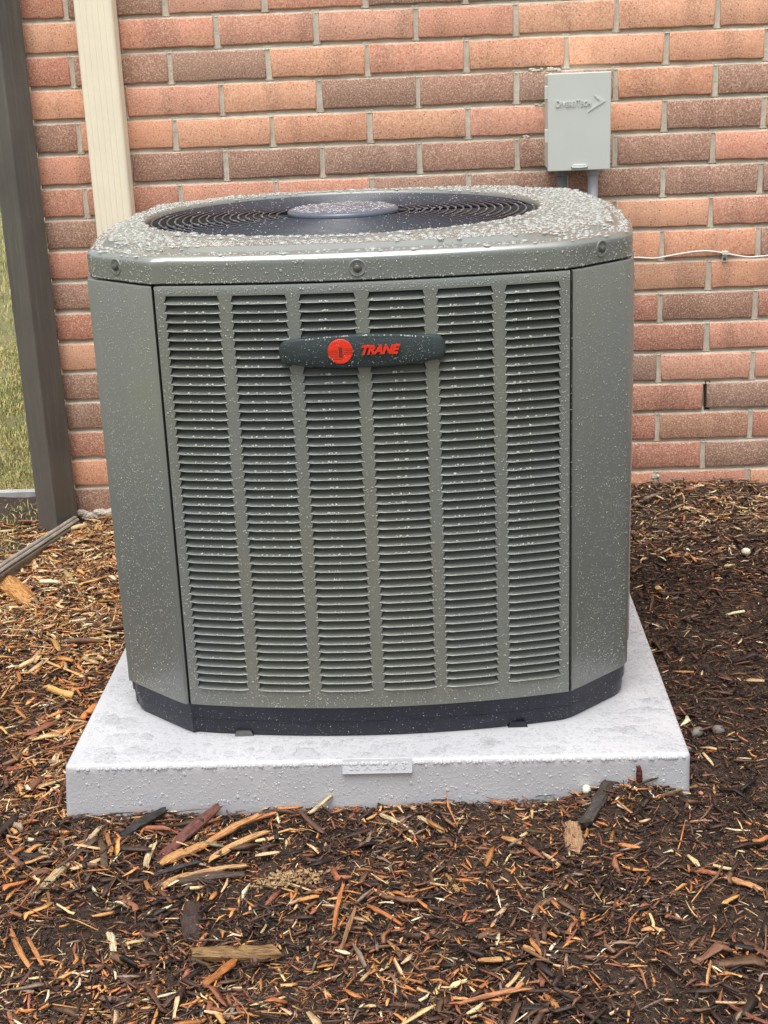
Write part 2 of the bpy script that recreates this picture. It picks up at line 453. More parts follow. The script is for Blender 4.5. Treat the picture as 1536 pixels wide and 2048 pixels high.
rows = {-2: 'oppoopppp', -1: 'rbppbbooo', 0: 'oppppooooo', 1: 'rbbopoooo', 2: 'opobbboob', 3: 'boooopobp', 4: 'pbbbbbbpp', 5: 'rrppbbbbb',
        6: 'bpropobop', 7: 'rrpopoobo', 8: 'bpoprooop', 9: 'rpbpropbr', 10: 'obppropp', 11: 'bprprbpp', 12: 'bprbpprb', 13: 'rpobprbr', 14: 'opprbprb', 15: 'brpopporo', 16: 'rpbopbrpp'}
fix = {(0, 3): 'o', (1, 4.5): 'o', (6, 4): 'o', (6, 5): 'p', (7, 3.5): 'o', (7, 4.5): 'o', (7, 5.5): 'b', (8, 4): 'o', (8, 5): 'o', (9, 3.5): 'r', (9, 4.5): 'b', (9, 5.5): 'r', (10, 4): 'r', (10, 5): 'p',
       (11, 3.5): 'b', (11, 4.5): 'p', (11, 5.5): 'p', (12, 4): 'r', (12, 5): 'b', (13, 3.5): 'r', (13, 4.5): 'm', (13, 5.5): 'r', (14, 4): 'r', (14, 5): 'b', (15, 3.5): 'o', (15, 4.5): 'r', (15, 5.5): 'o',
       (2, 4): 'o', (2, 5): 'b', (3, 3.5): 'o', (3, 4.5): 'b', (3, 5.5): 'p', (4, 4): 'b', (4, 5): 'p', (5, 3.5): 'b', (5, 4.5): 'b', (2, 3): 'b', (1, 3.5): 'o'}
EXTRA = MB()
def rect_brick(mb, x0, x1, z0, z1, y0=0, D=60):
    b = 2
    mb.add([(x0, D, z0), (x1, D, z0), (x1, D, z1), (x0, D, z1), (x0, b, z0), (x1, b, z0), (x1, b, z1), (x0, b, z1), (x0+b, y0, z0+b), (x1-b, y0, z0+b), (x1-b, y0, z1-b), (x0+b, y0, z1-b)],
           [(4, 5, 1, 0), (5, 6, 2, 1), (6, 7, 3, 2), (7, 4, 0, 3), (8, 9, 5, 4), (9, 10, 6, 5), (10, 11, 7, 6), (11, 8, 4, 7), (8, 11, 10, 9)])
MORT = MB()
WX1 = 1150
JM = 0
for c in range(-22, 18):
    zb = 1090-VP*c; zc = zb+27.8
    even = c % 2 == 0
    seg = []                                  # (x0, x1, m)
    if even: seg.append((-398, -2*PITCH/2-PITCH/2*0-PITCH-5+PITCH-PITCH*0, -2)) if False else seg.append((-398, -PITCH-5, -2))
    else: seg.append((-398, -1.5*PITCH-5, -2.0)); 
    m0 = -1 if even else -1.5
    k = 0
    while True:
        a = (m0+k)*PITCH+5; b = a+PITCH-10
        if a > 2350: break
        seg.append((a, b, m0+k)); k += 1
    for i, (a, b, mm) in enumerate(seg):
        if c >= -2 and c <= 16 and a < WX1:
            rn = random.Random(c*100+i)
            L = b-a; half = L < 120
            me = (HALF if half else FULL)[rn.randrange(3 if half else 6)]
            key = fix.get((c, mm)) or (rows[c][i] if i < len(rows[c]) else rn.choice('oopprb'))
            cc = COLS[key]; v_ = rn.uniform(.9, 1.1)*(1-.012*max(0, c-6)); hu = rn.uniform(-.05, .05)
            colr = (cc[0]*v_*(1+hu*.4), cc[1]*v_*(1-hu), cc[2]*v_*(1-hu*1.5), 1)
            o = link('brick', me, wall, ((a+b)/2+rn.uniform(-1.2, 1.2), rn.uniform(-1.0, 1.0), zc+rn.uniform(-.8, .8)), (0, rn.uniform(-.004, .004), 0), color=colr)
            if half: o.scale = (L/92.0, 1, 1)
            elif abs(L-192.2) > 1.5: o.scale = (L/192.2, 1, 1)
            if rn.random() < .5: o.rotation_euler[1] += 0
        else:
            rect_brick(EXTRA, a, b, zc-27.8, zc+27.8)
        # head joint on the right of each brick
        if i < len(seg)-1:
            xj = (b+seg[i+1][0])/2; wd = random.uniform(6.2, 7.2)
            if c == 12 and abs(xj-1019) < 30: continue
            zs = [zc-34+68*q/4 for q in range(5)]
            rings = []
            for zz in zs:
                j = random.uniform(-.7, .7)
                rings.append([(xj-wd-2, 4.6, zz), (xj-wd+2.2+j, 2.4+j*.3, zz), (xj+j, 4.2, zz), (xj+wd-2.2+j, 2.6, zz), (xj+wd+2, 4.6, zz)])
            MORT.loft(rings, closed=False)
    # bed joint under the course: recessed at its top, coming forward at its bottom
    xs = np.arange(-396, 2360, 18); rings = []
    zj = zb-5.35
    for x in xs:
        j = random.uniform(-.6, .6)
        rings.append([(x, 12, zj+9), (x, 9.5, zj+6), (x, 7.6+j, zj+2), (x, 6.0+j, zj-1.5), (x, 3.0+j, zj-4.2+j*.5), (x, 2.2+j, zj-6), (x, 6, zj-9)])
    MORT.loft(rings, closed=False)
MORT.box(-396, 2350, 14, 90, -150, 1090+22*VP+60)
mo = MORT.build('mortar', MORTAR, wall, True)
fixn(mo.data); mo.data.set_sharp_from_angle(angle=math.radians(40))
# return wall at the corner, running back
for c in range(-22, 18):
    zc = 1090-VP*c+27.8; y = 2 if c % 2 else 2
    off = 0 if c % 2 else -PITCH/2
    yy = 61 if c % 2 else 61
    a = yy
    while a < 1400:
        b = a+(92 if (a == yy and c % 2 == 0) else 192)
        EXTRA.box(-398, -350, a, b, zc-27.8, zc+27.8)
        a = b+10
MORT2 = MB(); MORT2.box(-392, -300, 91, 1400, -150, 2600)
EX = EXTRA.build('outer_bricks', None, wall); EX['kind'] = 'stuff'
fixn(EX.data); EX.data.materials.append(BRICK); EX.color = (*COLS['p'], 1)
MORT2.build('corner_mortar', MORTAR, wall)

# weep vent in the head joint
v = thing('weep_vent', 'black ribbed weep vent filling a vertical mortar joint low on the right of the wall', 'vent', (1019.5, 0, 293))
mb = MB(); mb.box(-5.5, 5.5, 6, 40, -2, 62); mb.build('vent_body', BLACKP, v)
mb = MB(); mb.box(-5.5, -4, 1.5, 6, -2, 62); mb.box(4, 5.5, 1.5, 6, -2, 62); mb.build('vent_frame', BLACKP, v)
for k in range(11):
    mb = MB(); mb.box(-4, 4, 2.2, 6, 4+k*5.1, 5.6+k*5.1); mb.build('rung', PIPED, v)

# loose mortar lumps under the wall's left corner and around the box
def lumps(mb, cx, cy, cz, n, sx, sz, rmin, rmax, rn, flat=1.0):
    for _ in range(n):
        x = cx+rn.uniform(-sx, sx); z = cz+rn.uniform(-sz, sz); rr = rn.uniform(rmin, rmax)
        rings = []
        ph = [rn.uniform(.7, 1.25) for _ in range(8)]
        for t in (-.9, -.5, 0, .5, .9):
            q = math.sqrt(1-t*t)*rr
            rings.append([(x+q*ph[k]*rn.uniform(.7, 1.3)*math.cos(k*math.pi/4)*1.2, cy+q*ph[(k+2) % 8]*rn.uniform(.8, 1.2)*math.sin(k*math.pi/4)*flat, z+t*rr*rn.uniform(.6, .95)) for k in range(8)])
        mb.loft(rings, True, True)
rn = random.Random(5)
mb = MB(); lumps(mb, -340, 0, 92, 40, 62, 7, 4, 12, rn); mb.build('mortar_lump', CAULK, wall, False)
mb = MB()
lumps(mb, 662, 1, 1017, 26, 34, 2.5, 1.5, 4.2, rn, .5); lumps(mb, 656, 1, 946, 9, 9, 5, 2, 5, rn, .5); lumps(mb, 627, 2, 886, 6, 5, 4, 2, 4, rn, .5)
lumps(mb, 905, 3, 138, 10, 12, 8, 3, 7, rn, .6)
mb.build('mortar_smear', CAULK, wall, True)

# ------------------------------------------------------------------ condenser unit
UX, UY, UA = 309.0, -674.0, math.radians(.8)
unit = thing('condenser_unit', 'grey green air conditioner condenser with louvred sides, wet with rain, on the pale pad', 'air conditioner', (UX, UY, 76.95), UA)
ZB = 76.95                                  # local z = world z - ZB
def zl(z): return z-ZB
def side_pt(sd_, x, n, z):
    """point on side sd_ (0 front, 1 right, 2 back, 3 left): x along, n outward offset"""
    yv = -(420+n-34*min(1.2, (x/297)**2)) if sd_ % 2 == 0 else -(422+n-28*min(1.2, (x/297)**2))
    nx = -68*x/297**2                        # slope for outward normal (small)
    px, py = x, yv
    a = sd_*math.pi/2
    return (px*math.cos(a)-py*math.sin(a), px*math.sin(a)+py*math.cos(a), z)
def outline(off, fil=22):
    P = []
    for s_ in range(4):
        for i in range(25):
            x = -297+fil*.8+(594-1.6*fil)*i/24
            P.append(side_pt(s_, x, 0, 0)[:2])
        # rounded bend, chamfer, rounded bend
        a = s_*math.pi/2
        def rt(p): return (p[0]*math.cos(a)-p[1]*math.sin(a), p[0]*math.sin(a)+p[1]*math.cos(a))
        A0 = side_pt(0, 297-fil*.8, 0, 0)[:2]; A = (297, -386 if s_ % 2 == 0 else -394); B = (394 if s_ % 2 == 0 else 386, -297); B1 = side_pt(1, -297+fil*.8, 0, 0)[:2]
        d = (B[0]-A[0], B[1]-A[1]); L = math.hypot(*d); d = (d[0]/L, d[1]/L)
        A1 = (A[0]+d[0]*fil, A[1]+d[1]*fil); B0 = (B[0]-d[0]*fil, B[1]-d[1]*fil)
        for (p0, p1, p2) in ((A0, A, A1), (B0, B, B1)):
            for i in range(1, 6 if p1 == B else 7):
                t = i/6
                P.append(rt(((1-t)**2*p0[0]+2*t*(1-t)*p1[0]+t*t*p2[0], (1-t)**2*p0[1]+2*t*(1-t)*p1[1]+t*t*p2[1])))
            if p1 == A:
                for i in range(1, 4):
                    t = i/4; P.append(rt((A1[0]+(B0[0]-A1[0])*t, A1[1]+(B0[1]-A1[1])*t)))
                P.append(rt(B0))
    P = np.array(P)
    nxt = np.roll(P, -1, 0); prv = np.roll(P, 1, 0)
    t = nxt-prv; t /= np.linalg.norm(t, axis=1)[:, None]
    nrm = np.stack([t[:, 1], -t[:, 0]], -1)
    return P+nrm*off, nrm
OUT0, NRM = outline(0)
def ring_at(off, z): return [(p[0]+n[0]*off, p[1]+n[1]*off, z) for p, n in zip(OUT0, NRM)]

# black base pan
mb = MB()
mb.loft([ring_at(-14, 0), ring_at(-9, .3), ring_at(-6, 6), ring_at(-5, 26), ring_at(-2.5, 28), ring_at(-2, 46), ring_at(-1, 50), ring_at(-1, 52.5), ring_at(-6, 53.5)], True, True)
autosmooth(mb.build('base_pan', BASEM, unit), 40)
for xx in (-205, 215):
    mb = MB(); yf = side_pt(0, xx, 0, 0)[1]
    pts = [(xx-15, 0), (xx+15, 0), (xx+11, 9), (xx-11, 9)]
    mb.loft([[(x, yf+6.4, z) for x, z in pts], [(x, yf+2.0, z) for x, z in pts]], True, True)
    mb.build('drain_notch', SCREW if xx < 0 else BASEM, unit)
# dark inner body and coil
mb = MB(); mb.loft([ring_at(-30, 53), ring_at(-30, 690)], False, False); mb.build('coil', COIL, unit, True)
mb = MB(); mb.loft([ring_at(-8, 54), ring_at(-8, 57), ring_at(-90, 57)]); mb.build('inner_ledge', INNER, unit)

ZL0 = zl(158.0); LP = 12.735; NR = 47       # lowest louvre lip, pitch, rows
PB, PT = zl(129.5), zl(768.5)               # panel bottom and top
CX = 5.0; CPITCH = 94.4; HW = 40.0; TW = 36.6
colx = [CX+(i-2.5)*CPITCH for i in range(6)]
PX0, PX1 = -286+2.3, 296-2.3
OFFP = 2.0
def strip(mb, sd_, rows_, nseg=2, n=OFFP):
    """rows_: list of (z, xa, xb)"""
    rings = []
    for z, xa, xb in rows_:
        rings.append([side_pt(sd_, xa+(xb-xa)*i/nseg, n, z) for i in range(nseg+1)])
    mb.loft(rings, closed=False)
def saw(side):
    out = []
    for k in range(NR):
        z = ZL0+k*LP
        out += [(z-.6, HW+.4), (z+.8, HW), (z+10.6, TW)]
        out.append((z+11.6, TW+.8) if k < NR-1 else (z+11.4, TW+1.2))
    return out
def build_panel(sd_, mb):
    seq = saw(0)
    zlo, zhi = seq[0][0], seq[-1][0]
    # left margin, mullions, right margin
    edges = [PX0]+[c for c in colx]+[PX1]
    strip(mb, sd_, [(z, PX0, colx[0]-w_) for z, w_ in seq], 2)
    for i in range(5):
        strip(mb, sd_, [(z, colx[i]+w_, colx[i+1]-w_) for z, w_ in seq], 2)
    strip(mb, sd_, [(z, colx[5]+w_, PX1) for z, w_ in seq], 2)
    nn = 24
    # top and bottom bands with rounded top edge
    def band(prof):
        rings = [[side_pt(sd_, PX0+(PX1-PX0)*i/nn, n_, z) for i in range(nn+1)] for z, n_ in prof]
        mb.loft(rings, closed=False)
    band([(zhi, OFFP), (PT-2.2, OFFP), (PT-.7, OFFP-.6), (PT, OFFP-2.2), (PT, OFFP-12)])
    band([(PB-.2, -6), (PB-.5, OFFP-.5), (PB+1.0, OFFP), (zlo, OFFP)])
    # folded side edges
    for x, s_ in ((PX0, -1), (PX1, 1)):
        mb.loft([[side_pt(sd_, x, OFFP, z), side_pt(sd_, x, OFFP-14, z)] for z in (PB, PT-1)], closed=False)
PROF = [(-13.5, 8.8), (-10.5, 7.5), (-7.5, 5.8), (-4, 3.8), (0, 1.75), (2.6, .6), (4.2, .35), (4.9, -.3), (4.2, -1.0), (2.0, -.7), (-.5, .7)]
def blade_rings(sd_, cx, z0, last=False):
    rings = []
    prof = PROF
    for n_, dz in prof:
        hw = HW-(HW-TW)*max(0, min(1, dz/10.6))+(.9 if n_ < OFFP-.5 else 0)
        ring = []
        for i in range(9):
            t = -1+2*i/8; x = cx+t*hw
            e = 0
            if n_ > OFFP-.3 and abs(t) > .8: e = (n_-OFFP+.3)*((abs(t)-.8)/.2)**2     # lip dies into the sheet at its ends
            ring.append(side_pt(sd_, x, n_-e, z0+dz))
        rings.append(ring)
    return rings
mb = MB(); build_panel(0, mb)
fp = mb.build('front_panel', PAINT, unit); autosmooth(fp, 30)
for ci, cx in enumerate(colx):
    mb = MB(); mb.loft(blade_rings(0, cx, 0), closed=False)
    me = mesh_np('louver', mb.V, mb.F, True, mats=(PAINT,)); fixn(me); me.set_sharp_from_angle(angle=math.radians(50))
    for k in range(NR):
        link('louver', me, unit, (0, 0, ZL0+k*LP))
# the other three sides, same pressing
for sd_, nm in ((1, 'side_panel'), (3, 'side_panel'), (2, 'rear_panel')):
    mb = MB(); build_panel(sd_, mb)
    autosmooth(mb.build(nm, PAINT, unit), 30)
    mb = MB()
    for cx in colx:
        for k in range(NR): mb.loft([rg[::2] for rg in blade_rings(sd_, cx, ZL0+k*LP)[::2]], closed=False)
    o = mb.build('side_louvers', PAINT, unit, True); o['kind'] = 'stuff'; fixn(o.data)
# corner posts: wrap the chamfers from seam to seam
nside = 25; per = len(OUT0)//4
for s_ in range(4):
    idx = []
    base_i = s_*per
    a = s_*math.pi/2
    pts = [side_pt(s_, x, 0, 0)[:2] for x in (296+1.5, )]
    nr = [NRM[base_i+nside-1]]
    for i in range(nside, per): pts.append(tuple(OUT0[base_i+i])); nr.append(NRM[base_i+i])
    pts.append(side_pt((s_+1) % 4, -286-1.5, 0, 0)[:2]); nr.append(NRM[(base_i+per) % len(OUT0)])
    # drop points that fall before the seam
    keep = [(p, n) for p, n in zip(pts, nr)]
    def rot(p, an): return (p[0]*math.cos(an)-p[1]*math.sin(an), p[0]*math.sin(an)+p[1]*math.cos(an))
    k2 = [keep[0]]
    for p, n in keep[1:-1]:
        q = rot(p, -a); q2 = rot(p, -a-math.pi/2)
        if q[0] > 299.5 and q2[0] < -289.5: k2.append((p, n))
    k2.append(keep[-1])
    mb = MB()
    prof = [(PB-.2, -6), (PB-.5, OFFP-.5), (PB+1, OFFP), (zl(450), OFFP), (PT-2.2, OFFP), (PT-.7, OFFP-.6), (PT, OFFP-2.2), (PT, OFFP-12)]
    rings = []
    for z, off in prof:
        rg = [(p[0]+n[0]*off, p[1]+n[1]*off, z) for p, n in k2]
        p0, n0 = k2[0]; p1, n1 = k2[-1]
        rg = [(p0[0]+n0[0]*(off-14), p0[1]+n0[1]*(off-14), z)]+rg+[(p1[0]+n1[0]*(off-14), p1[1]+n1[1]*(off-14), z)]
        rings.append(rg)
    mb.loft(rings, closed=False)
    autosmooth(mb.build('corner_post', PAINT, unit), 32)
CORNER_PTS = k2
# gap closers (dark) behind the seams
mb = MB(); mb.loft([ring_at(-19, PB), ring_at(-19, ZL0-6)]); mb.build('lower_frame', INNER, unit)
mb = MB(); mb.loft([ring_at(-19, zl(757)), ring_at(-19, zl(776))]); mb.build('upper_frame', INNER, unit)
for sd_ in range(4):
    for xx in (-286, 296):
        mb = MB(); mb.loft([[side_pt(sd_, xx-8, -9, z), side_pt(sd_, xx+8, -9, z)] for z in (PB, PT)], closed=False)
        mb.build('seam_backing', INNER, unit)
# tan tag glimpsed behind louvres
mb = MB(); mb.box(92, 138, -398, -396, zl(715), zl(756)); mb.build('inner_tag', TANTAG, unit)

# top cap: loops sampled by angle about the fan centre
HX, HY = -32.0, 4.0
NA = 288
def ray_out(off):
    P = OUT0+NRM*off; out = []
    Q = P-np.array([HX, HY]); ang = np.arctan2(Q[:, 1], Q[:, 0]); o_ = np.argsort(ang); ang = ang[o_]; rr = np.hypot(Q[:, 0], Q[:, 1])[o_]
    th = np.linspace(-math.pi, math.pi, NA, endpoint=False)
    # exact intersection by interpolation in cartesian along edges
    A = np.concatenate([ang-2*math.pi, ang, ang+2*math.pi]); R_ = np.concatenate([rr]*3)
    res = []
    for t in th:
        i = np.searchsorted(A, t); a0, a1, r0_, r1_ = A[i-1], A[i], R_[i-1], R_[i]
        p0 = np.array([r0_*math.cos(a0), r0_*math.sin(a0)]); p1 = np.array([r1_*math.cos(a1), r1_*math.sin(a1)])
        d = np.array([math.cos(t), math.sin(t)]); e = p1-p0
        den = d[0]*e[1]-d[1]*e[0]
        s_ = (p0[0]*e[1]-p0[1]*e[0])/den
        res.append((HX+d[0]*s_, HY+d[1]*s_))
    return res
TH = np.linspace(-math.pi, math.pi, NA, endpoint=False)
def circ(R_, z): return [(HX+R_*math.cos(t), HY+R_*math.sin(t), z) for t in TH]
def oring(off, z): return [(x, y, z) for x, y in ray_out(off)]
ZC = zl(771.5)
mb = MB()
flat = zl(817.0)
def corner_fac():
    out = []
    for x, y in ray_out(0):
        ax, ay = abs(x), abs(y); m_ = min(ax, ay)
        out.append(max(0, min(1, (305-m_)/55)))
    return out
CF = corner_fac()
def blend_ring(off_a, z_a, off_b, z_b):   # a on the sides, b at the corners
    A, B = ray_out(off_a), ray_out(off_b)
    return [(a_[0]*c_+b_[0]*(1-c_), a_[1]*c_+b_[1]*(1-c_), z_a*c_+z_b*(1-c_)) for a_, b_, c_ in zip(A, B, CF)]
rings = [oring(-14, ZC), oring(-2.5, ZC-.5), oring(-.5, ZC+1), oring(-.5, ZC+12), oring(-.5, ZC+24), oring(-.5, ZC+29), oring(-1.3, ZC+31.2), oring(-6.0, ZC+36.0), oring(-8.4, ZC+37.3),
         oring(-17, ZC+38.6), blend_ring(-23, ZC+39.4, -28, ZC+39.4), blend_ring(-24.6, ZC+40.0, -34, ZC+40.4), blend_ring(-30.4, ZC+46.0, -46, ZC+43.4), blend_ring(-32.5, ZC+46.8, -60, ZC+46.2), blend_ring(-38, ZC+47, -68, ZC+47)]
zf = ZC+47
rings += [circ(350, zf+.3), circ(346, zf+1.2), circ(341, zf+3.2), circ(336, zf+3.8), circ(328, zf+3.4), circ(323.5, zf+1.5), circ(321, zf-3), circ(320, zf-16), circ(322, zf-60)]
mb.loft(rings)
cap = mb.build('top_cap', PAINT, unit); fixn(cap.data); autosmooth(cap, 45)
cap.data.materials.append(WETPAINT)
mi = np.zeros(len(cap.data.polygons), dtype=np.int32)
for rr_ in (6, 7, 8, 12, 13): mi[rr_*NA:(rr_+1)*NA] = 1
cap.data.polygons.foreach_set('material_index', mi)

# fan grille: concentric wires and hub
ng = 17
for i in range(ng):
    R_ = 312-i*12.7; z0 = zf-3+2.5*(1-(R_/312)**2)
    if R_ < 96: break
    mb = MB(); n8 = 6; nn = 108; rings = []
    for k in range(nn+1):
        t = 2*math.pi*k/nn
        rings.append([(HX+(R_+1.8*math.cos(q))*math.cos(t), HY+(R_+1.8*math.cos(q))*math.sin(t), z0+1.8*math.sin(q)) for q in [2*math.pi*j/n8 for j in range(n8)]])
    mb.loft(rings)
    o = mb.build('grille_ring', GRILLE, unit, True)
for k in range(8):
    t = 2*math.pi*(k+.35)/8; mb = MB()
    mb.tube([(HX+R_*math.cos(t), HY+R_*math.sin(t), zf-6.5+2.5*(1-(R_/312)**2)) for R_ in (80, 200, 319)], 2.6, 8)
    mb.build('grille_spoke', GRILLE, unit, True)
mb = MB(); mb.loft([circ(88, zf-6), circ(91, zf-3), circ(91, zf+3), circ(89, zf+6), circ(84, zf+7.5), circ(40, zf+8.5), circ(6, zf+8.8)], True, True)
autosmooth(mb.build('hub_cap', HUBM, unit), 50)
# motor, blades and shroud floor below the grille
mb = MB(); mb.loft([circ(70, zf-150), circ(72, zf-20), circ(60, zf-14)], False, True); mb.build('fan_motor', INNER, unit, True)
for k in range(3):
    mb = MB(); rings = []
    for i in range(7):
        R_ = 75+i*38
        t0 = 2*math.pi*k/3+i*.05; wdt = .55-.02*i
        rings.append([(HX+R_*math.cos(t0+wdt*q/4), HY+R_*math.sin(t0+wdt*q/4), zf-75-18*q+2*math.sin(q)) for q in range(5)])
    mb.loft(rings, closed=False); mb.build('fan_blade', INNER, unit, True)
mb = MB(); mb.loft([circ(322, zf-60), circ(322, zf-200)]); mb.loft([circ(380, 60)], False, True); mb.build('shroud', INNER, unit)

# screws in dimples
def dimple(sd_, x, z, chamfer=None):
    """returns transform frame: centre, u(along), n(outward)"""
    if chamfer is None:
        c = Vector(side_pt(sd_, x, -.5, z)); n = Vector((0, -1, 0)); uu = Vector((1, 0, 0))
    else:
        a_ = Vector((-394, -297, 0)) if chamfer < 0 else Vector((297, -386, 0)); b_ = Vector((-297, -386, 0)) if chamfer < 0 else Vector((394, -297, 0))
        uu = (b_-a_).normalized(); n = Vector((uu.y, -uu.x, 0)); c = a_+(b_-a_)*x+n*-.5; c.z = z
    return c, uu, n
def disc_stack(c, uu, n, prof, seg=20):
    mb = MB(); rings = []
    zz = Vector((0, 0, 1))
    for rr, h in prof:
        rings.append([tuple(c+uu*rr*math.cos(2*math.pi*k/seg)+zz*rr*math.sin(2*math.pi*k/seg)+n*h) for k in range(seg)])
    mb.loft(rings, False, True); return mb
for args in ((0, 1, zl(788), None), (0, .52, zl(791), -1), (0, .48, zl(791), 1)):
    c, uu, n = dimple(*args)
    autosmooth(disc_stack(c, uu, n, [(12.5, -.2), (11.8, .9), (10.8, 1.2), (10, .9), (9.2, .15)]).build('screw_recess', PAINT, unit), 50)
    autosmooth(disc_stack(c, uu, n, [(6.2, .1), (6, 1.5), (4.4, 1.8), (4.2, 4.3), (3.4, 4.9)], 12).build('screw', SCREW, unit), 40)

# badge
bz = zl(676); bxc = CX
def badge_shape(ins):
    P = []; n = 20
    for i in range(n+1):
        t = -1+2*i/n; x = t*(102-ins*.4); P.append((x, 22.5-6*abs(t)**2.2-ins))
    for i in range(1, 8):
        a = math.pi/2-math.pi*i/8; P.append((102+(13.4-ins)*abs(math.cos(a))**.75, (16.5-ins)*math.sin(a)))
    for i in range(n+1):
        t = 1-2*i/n; P.append((t*(102-ins*.4), -23.5+7*abs(t)**2.2+ins))
    for i in range(1, 8):
        a = -math.pi/2-math.pi*i/8; P.append((-102-(13.4-ins)*abs(math.cos(a))**.75, (16.5-ins)*math.sin(a)))
    return P
badge = MB()
badge.loft([[side_pt(0, x+3, n_, bz+z) for x, z in badge_shape(i_)] for i_, n_ in ((0, 2.5), (0, 11), (1.0, 12.8), (2.8, 13.6))], False, True)
bd = badge.build('badge', BADGE, unit); fixn(bd.data); autosmooth(bd, 25)
mb = MB(); cxd = -27; Rd = 17.2
mb.loft([[side_pt(0, cxd+rr*math.cos(t), n_, bz+.6+rr*math.sin(t)) for t in [2*math.pi*k/40 for k in range(40)]] for rr, n_ in ((Rd, 12.5), (Rd, 14.9), (Rd-.8, 15.4))], False, True)
dl = mb.build('emblem', RED, unit); fixn(dl.data)
mb = MB()
for i, zz in enumerate((3.5, 1.2, -1.2, -3.6, -6.0, -8.4, -10.6)):
    hwid = math.sqrt((Rd-.8)**2-zz*zz)
    segs = [(-hwid, -2.2 if i > 0 else -1), (2.2, hwid)] if i < 4 else [(-hwid*.9, 5 if i < 6 else 2)]
    if i == 0: segs = [(2, hwid)]
    for xa, xb in segs:
        mb.add([side_pt(0, cxd+xa, 15.55, bz+.6+zz-.35), side_pt(0, cxd+xb, 15.55, bz+.6+zz-.35), side_pt(0, cxd+xb, 15.55, bz+.6+zz+.35), side_pt(0, cxd+xa, 15.55, bz+.6+zz+.35)], [(0, 1, 2, 3)])
mb.add([side_pt(0, cxd+dx, 15.6, bz+.6+dz) for dx, dz in ((-2.2, 6), (2.4, 6), (3.0, -8), (-1.6, -8))], [(0, 1, 2, 3)])
mb.build('emblem_line', REDDK, unit)

def text_mesh(s_, size, extrude, shear=0, offset=0, space=1.0):
    cu = bpy.data.curves.new('t', 'FONT'); cu.body = s_; cu.size = size*S; cu.extrude = extrude*S; cu.shear = shear; cu.offset = offset*S
    cu.align_x = 'CENTER'; cu.align_y = 'CENTER'; cu.space_character = space; cu.resolution_u = 3
    o = bpy.data.objects.new('t', cu); col.objects.link(o)
    dg = bpy.context.evaluated_depsgraph_get(); dg.update()
    me = bpy.data.meshes.new_from_object(o.evaluated_get(dg))
    bpy.data.objects.remove(o); bpy.data.curves.remove(cu)
    return me
me = text_mesh('TRANE', 17.0, 1.0, .35, .75, .95)
me.materials.clear(); me.materials.append(RED)
o = bpy.data.objects.new('brand_lettering', me); col.objects.link(o); o.parent = unit
p_ = side_pt(0, 25.5, 15.0, bz+.9); o.location = [c*S for c in p_]; o.rotation_euler = (math.pi/2, 0, -math.radians(-.6)); o.scale = (1.0, 1, 1)

# ------------------------------------------------------------------ pad
pad = thing('equipment_pad', 'light grey square composite pad on the mulch, beaded with rain, under the condenser', 'pad', (PAD_O[0], PAD_O[1], 0), PAD_A)
mb = MB()
def prect(i, z, rr=8, fx=0):
    P = []; xa, xb = -9-fx*.7+i, 915-i; ya, yb = i, 914-i; q = max(.8, rr-i)
    for cx_, cy_, a0 in ((xb-q, ya+q, -90), (xb-q, yb-q, 0), (xa+q, yb-q, 90), (xa+q, ya+q, 180)):
        for k in range(6):
            a_ = math.radians(a0+k*18); P.append((cx_+q*math.cos(a_), cy_+q*math.sin(a_), z))
    return P
mb.loft([prect(-1.5, -22, fx=9), prect(-1, 0, fx=7), prect(0, 60, fx=1.5), prect(0, 70.5), prect(1.2, 74.3), prect(4.5, 76.6), prect(9, 76.95)], False, True)
po = mb.build('pad_slab', PAD, pad); fixn(po.data); autosmooth(po, 40)
# moulded size plate on the front edge
xp0, xp1 = 405, 508
mb = MB(); mb.loft([[(xx, yy, zz) for yy, zz in ((6, 56.0), (-4.6, 56.4), (-5.2, 57.4), (2.2, 77.6), (3.4, 78.2), (9, 78.0), (12, 70))] for xx in (xp0, xp1)], True, True)
pl = mb.build('size_plate', PAD, pad); fixn(pl.data)
me = text_mesh('36 X 36 X 3', 15.0, .55, 0, .1, 1.12); me.materials.clear(); me.materials.append(PAD)
o = bpy.data.objects.new('size_lettering', me); col.objects.link(o); o.parent = pad
o.location = [457*S, -2.0*S, 67.2*S]; o.rotation_euler = (math.pi/2-.35, 0, 0)

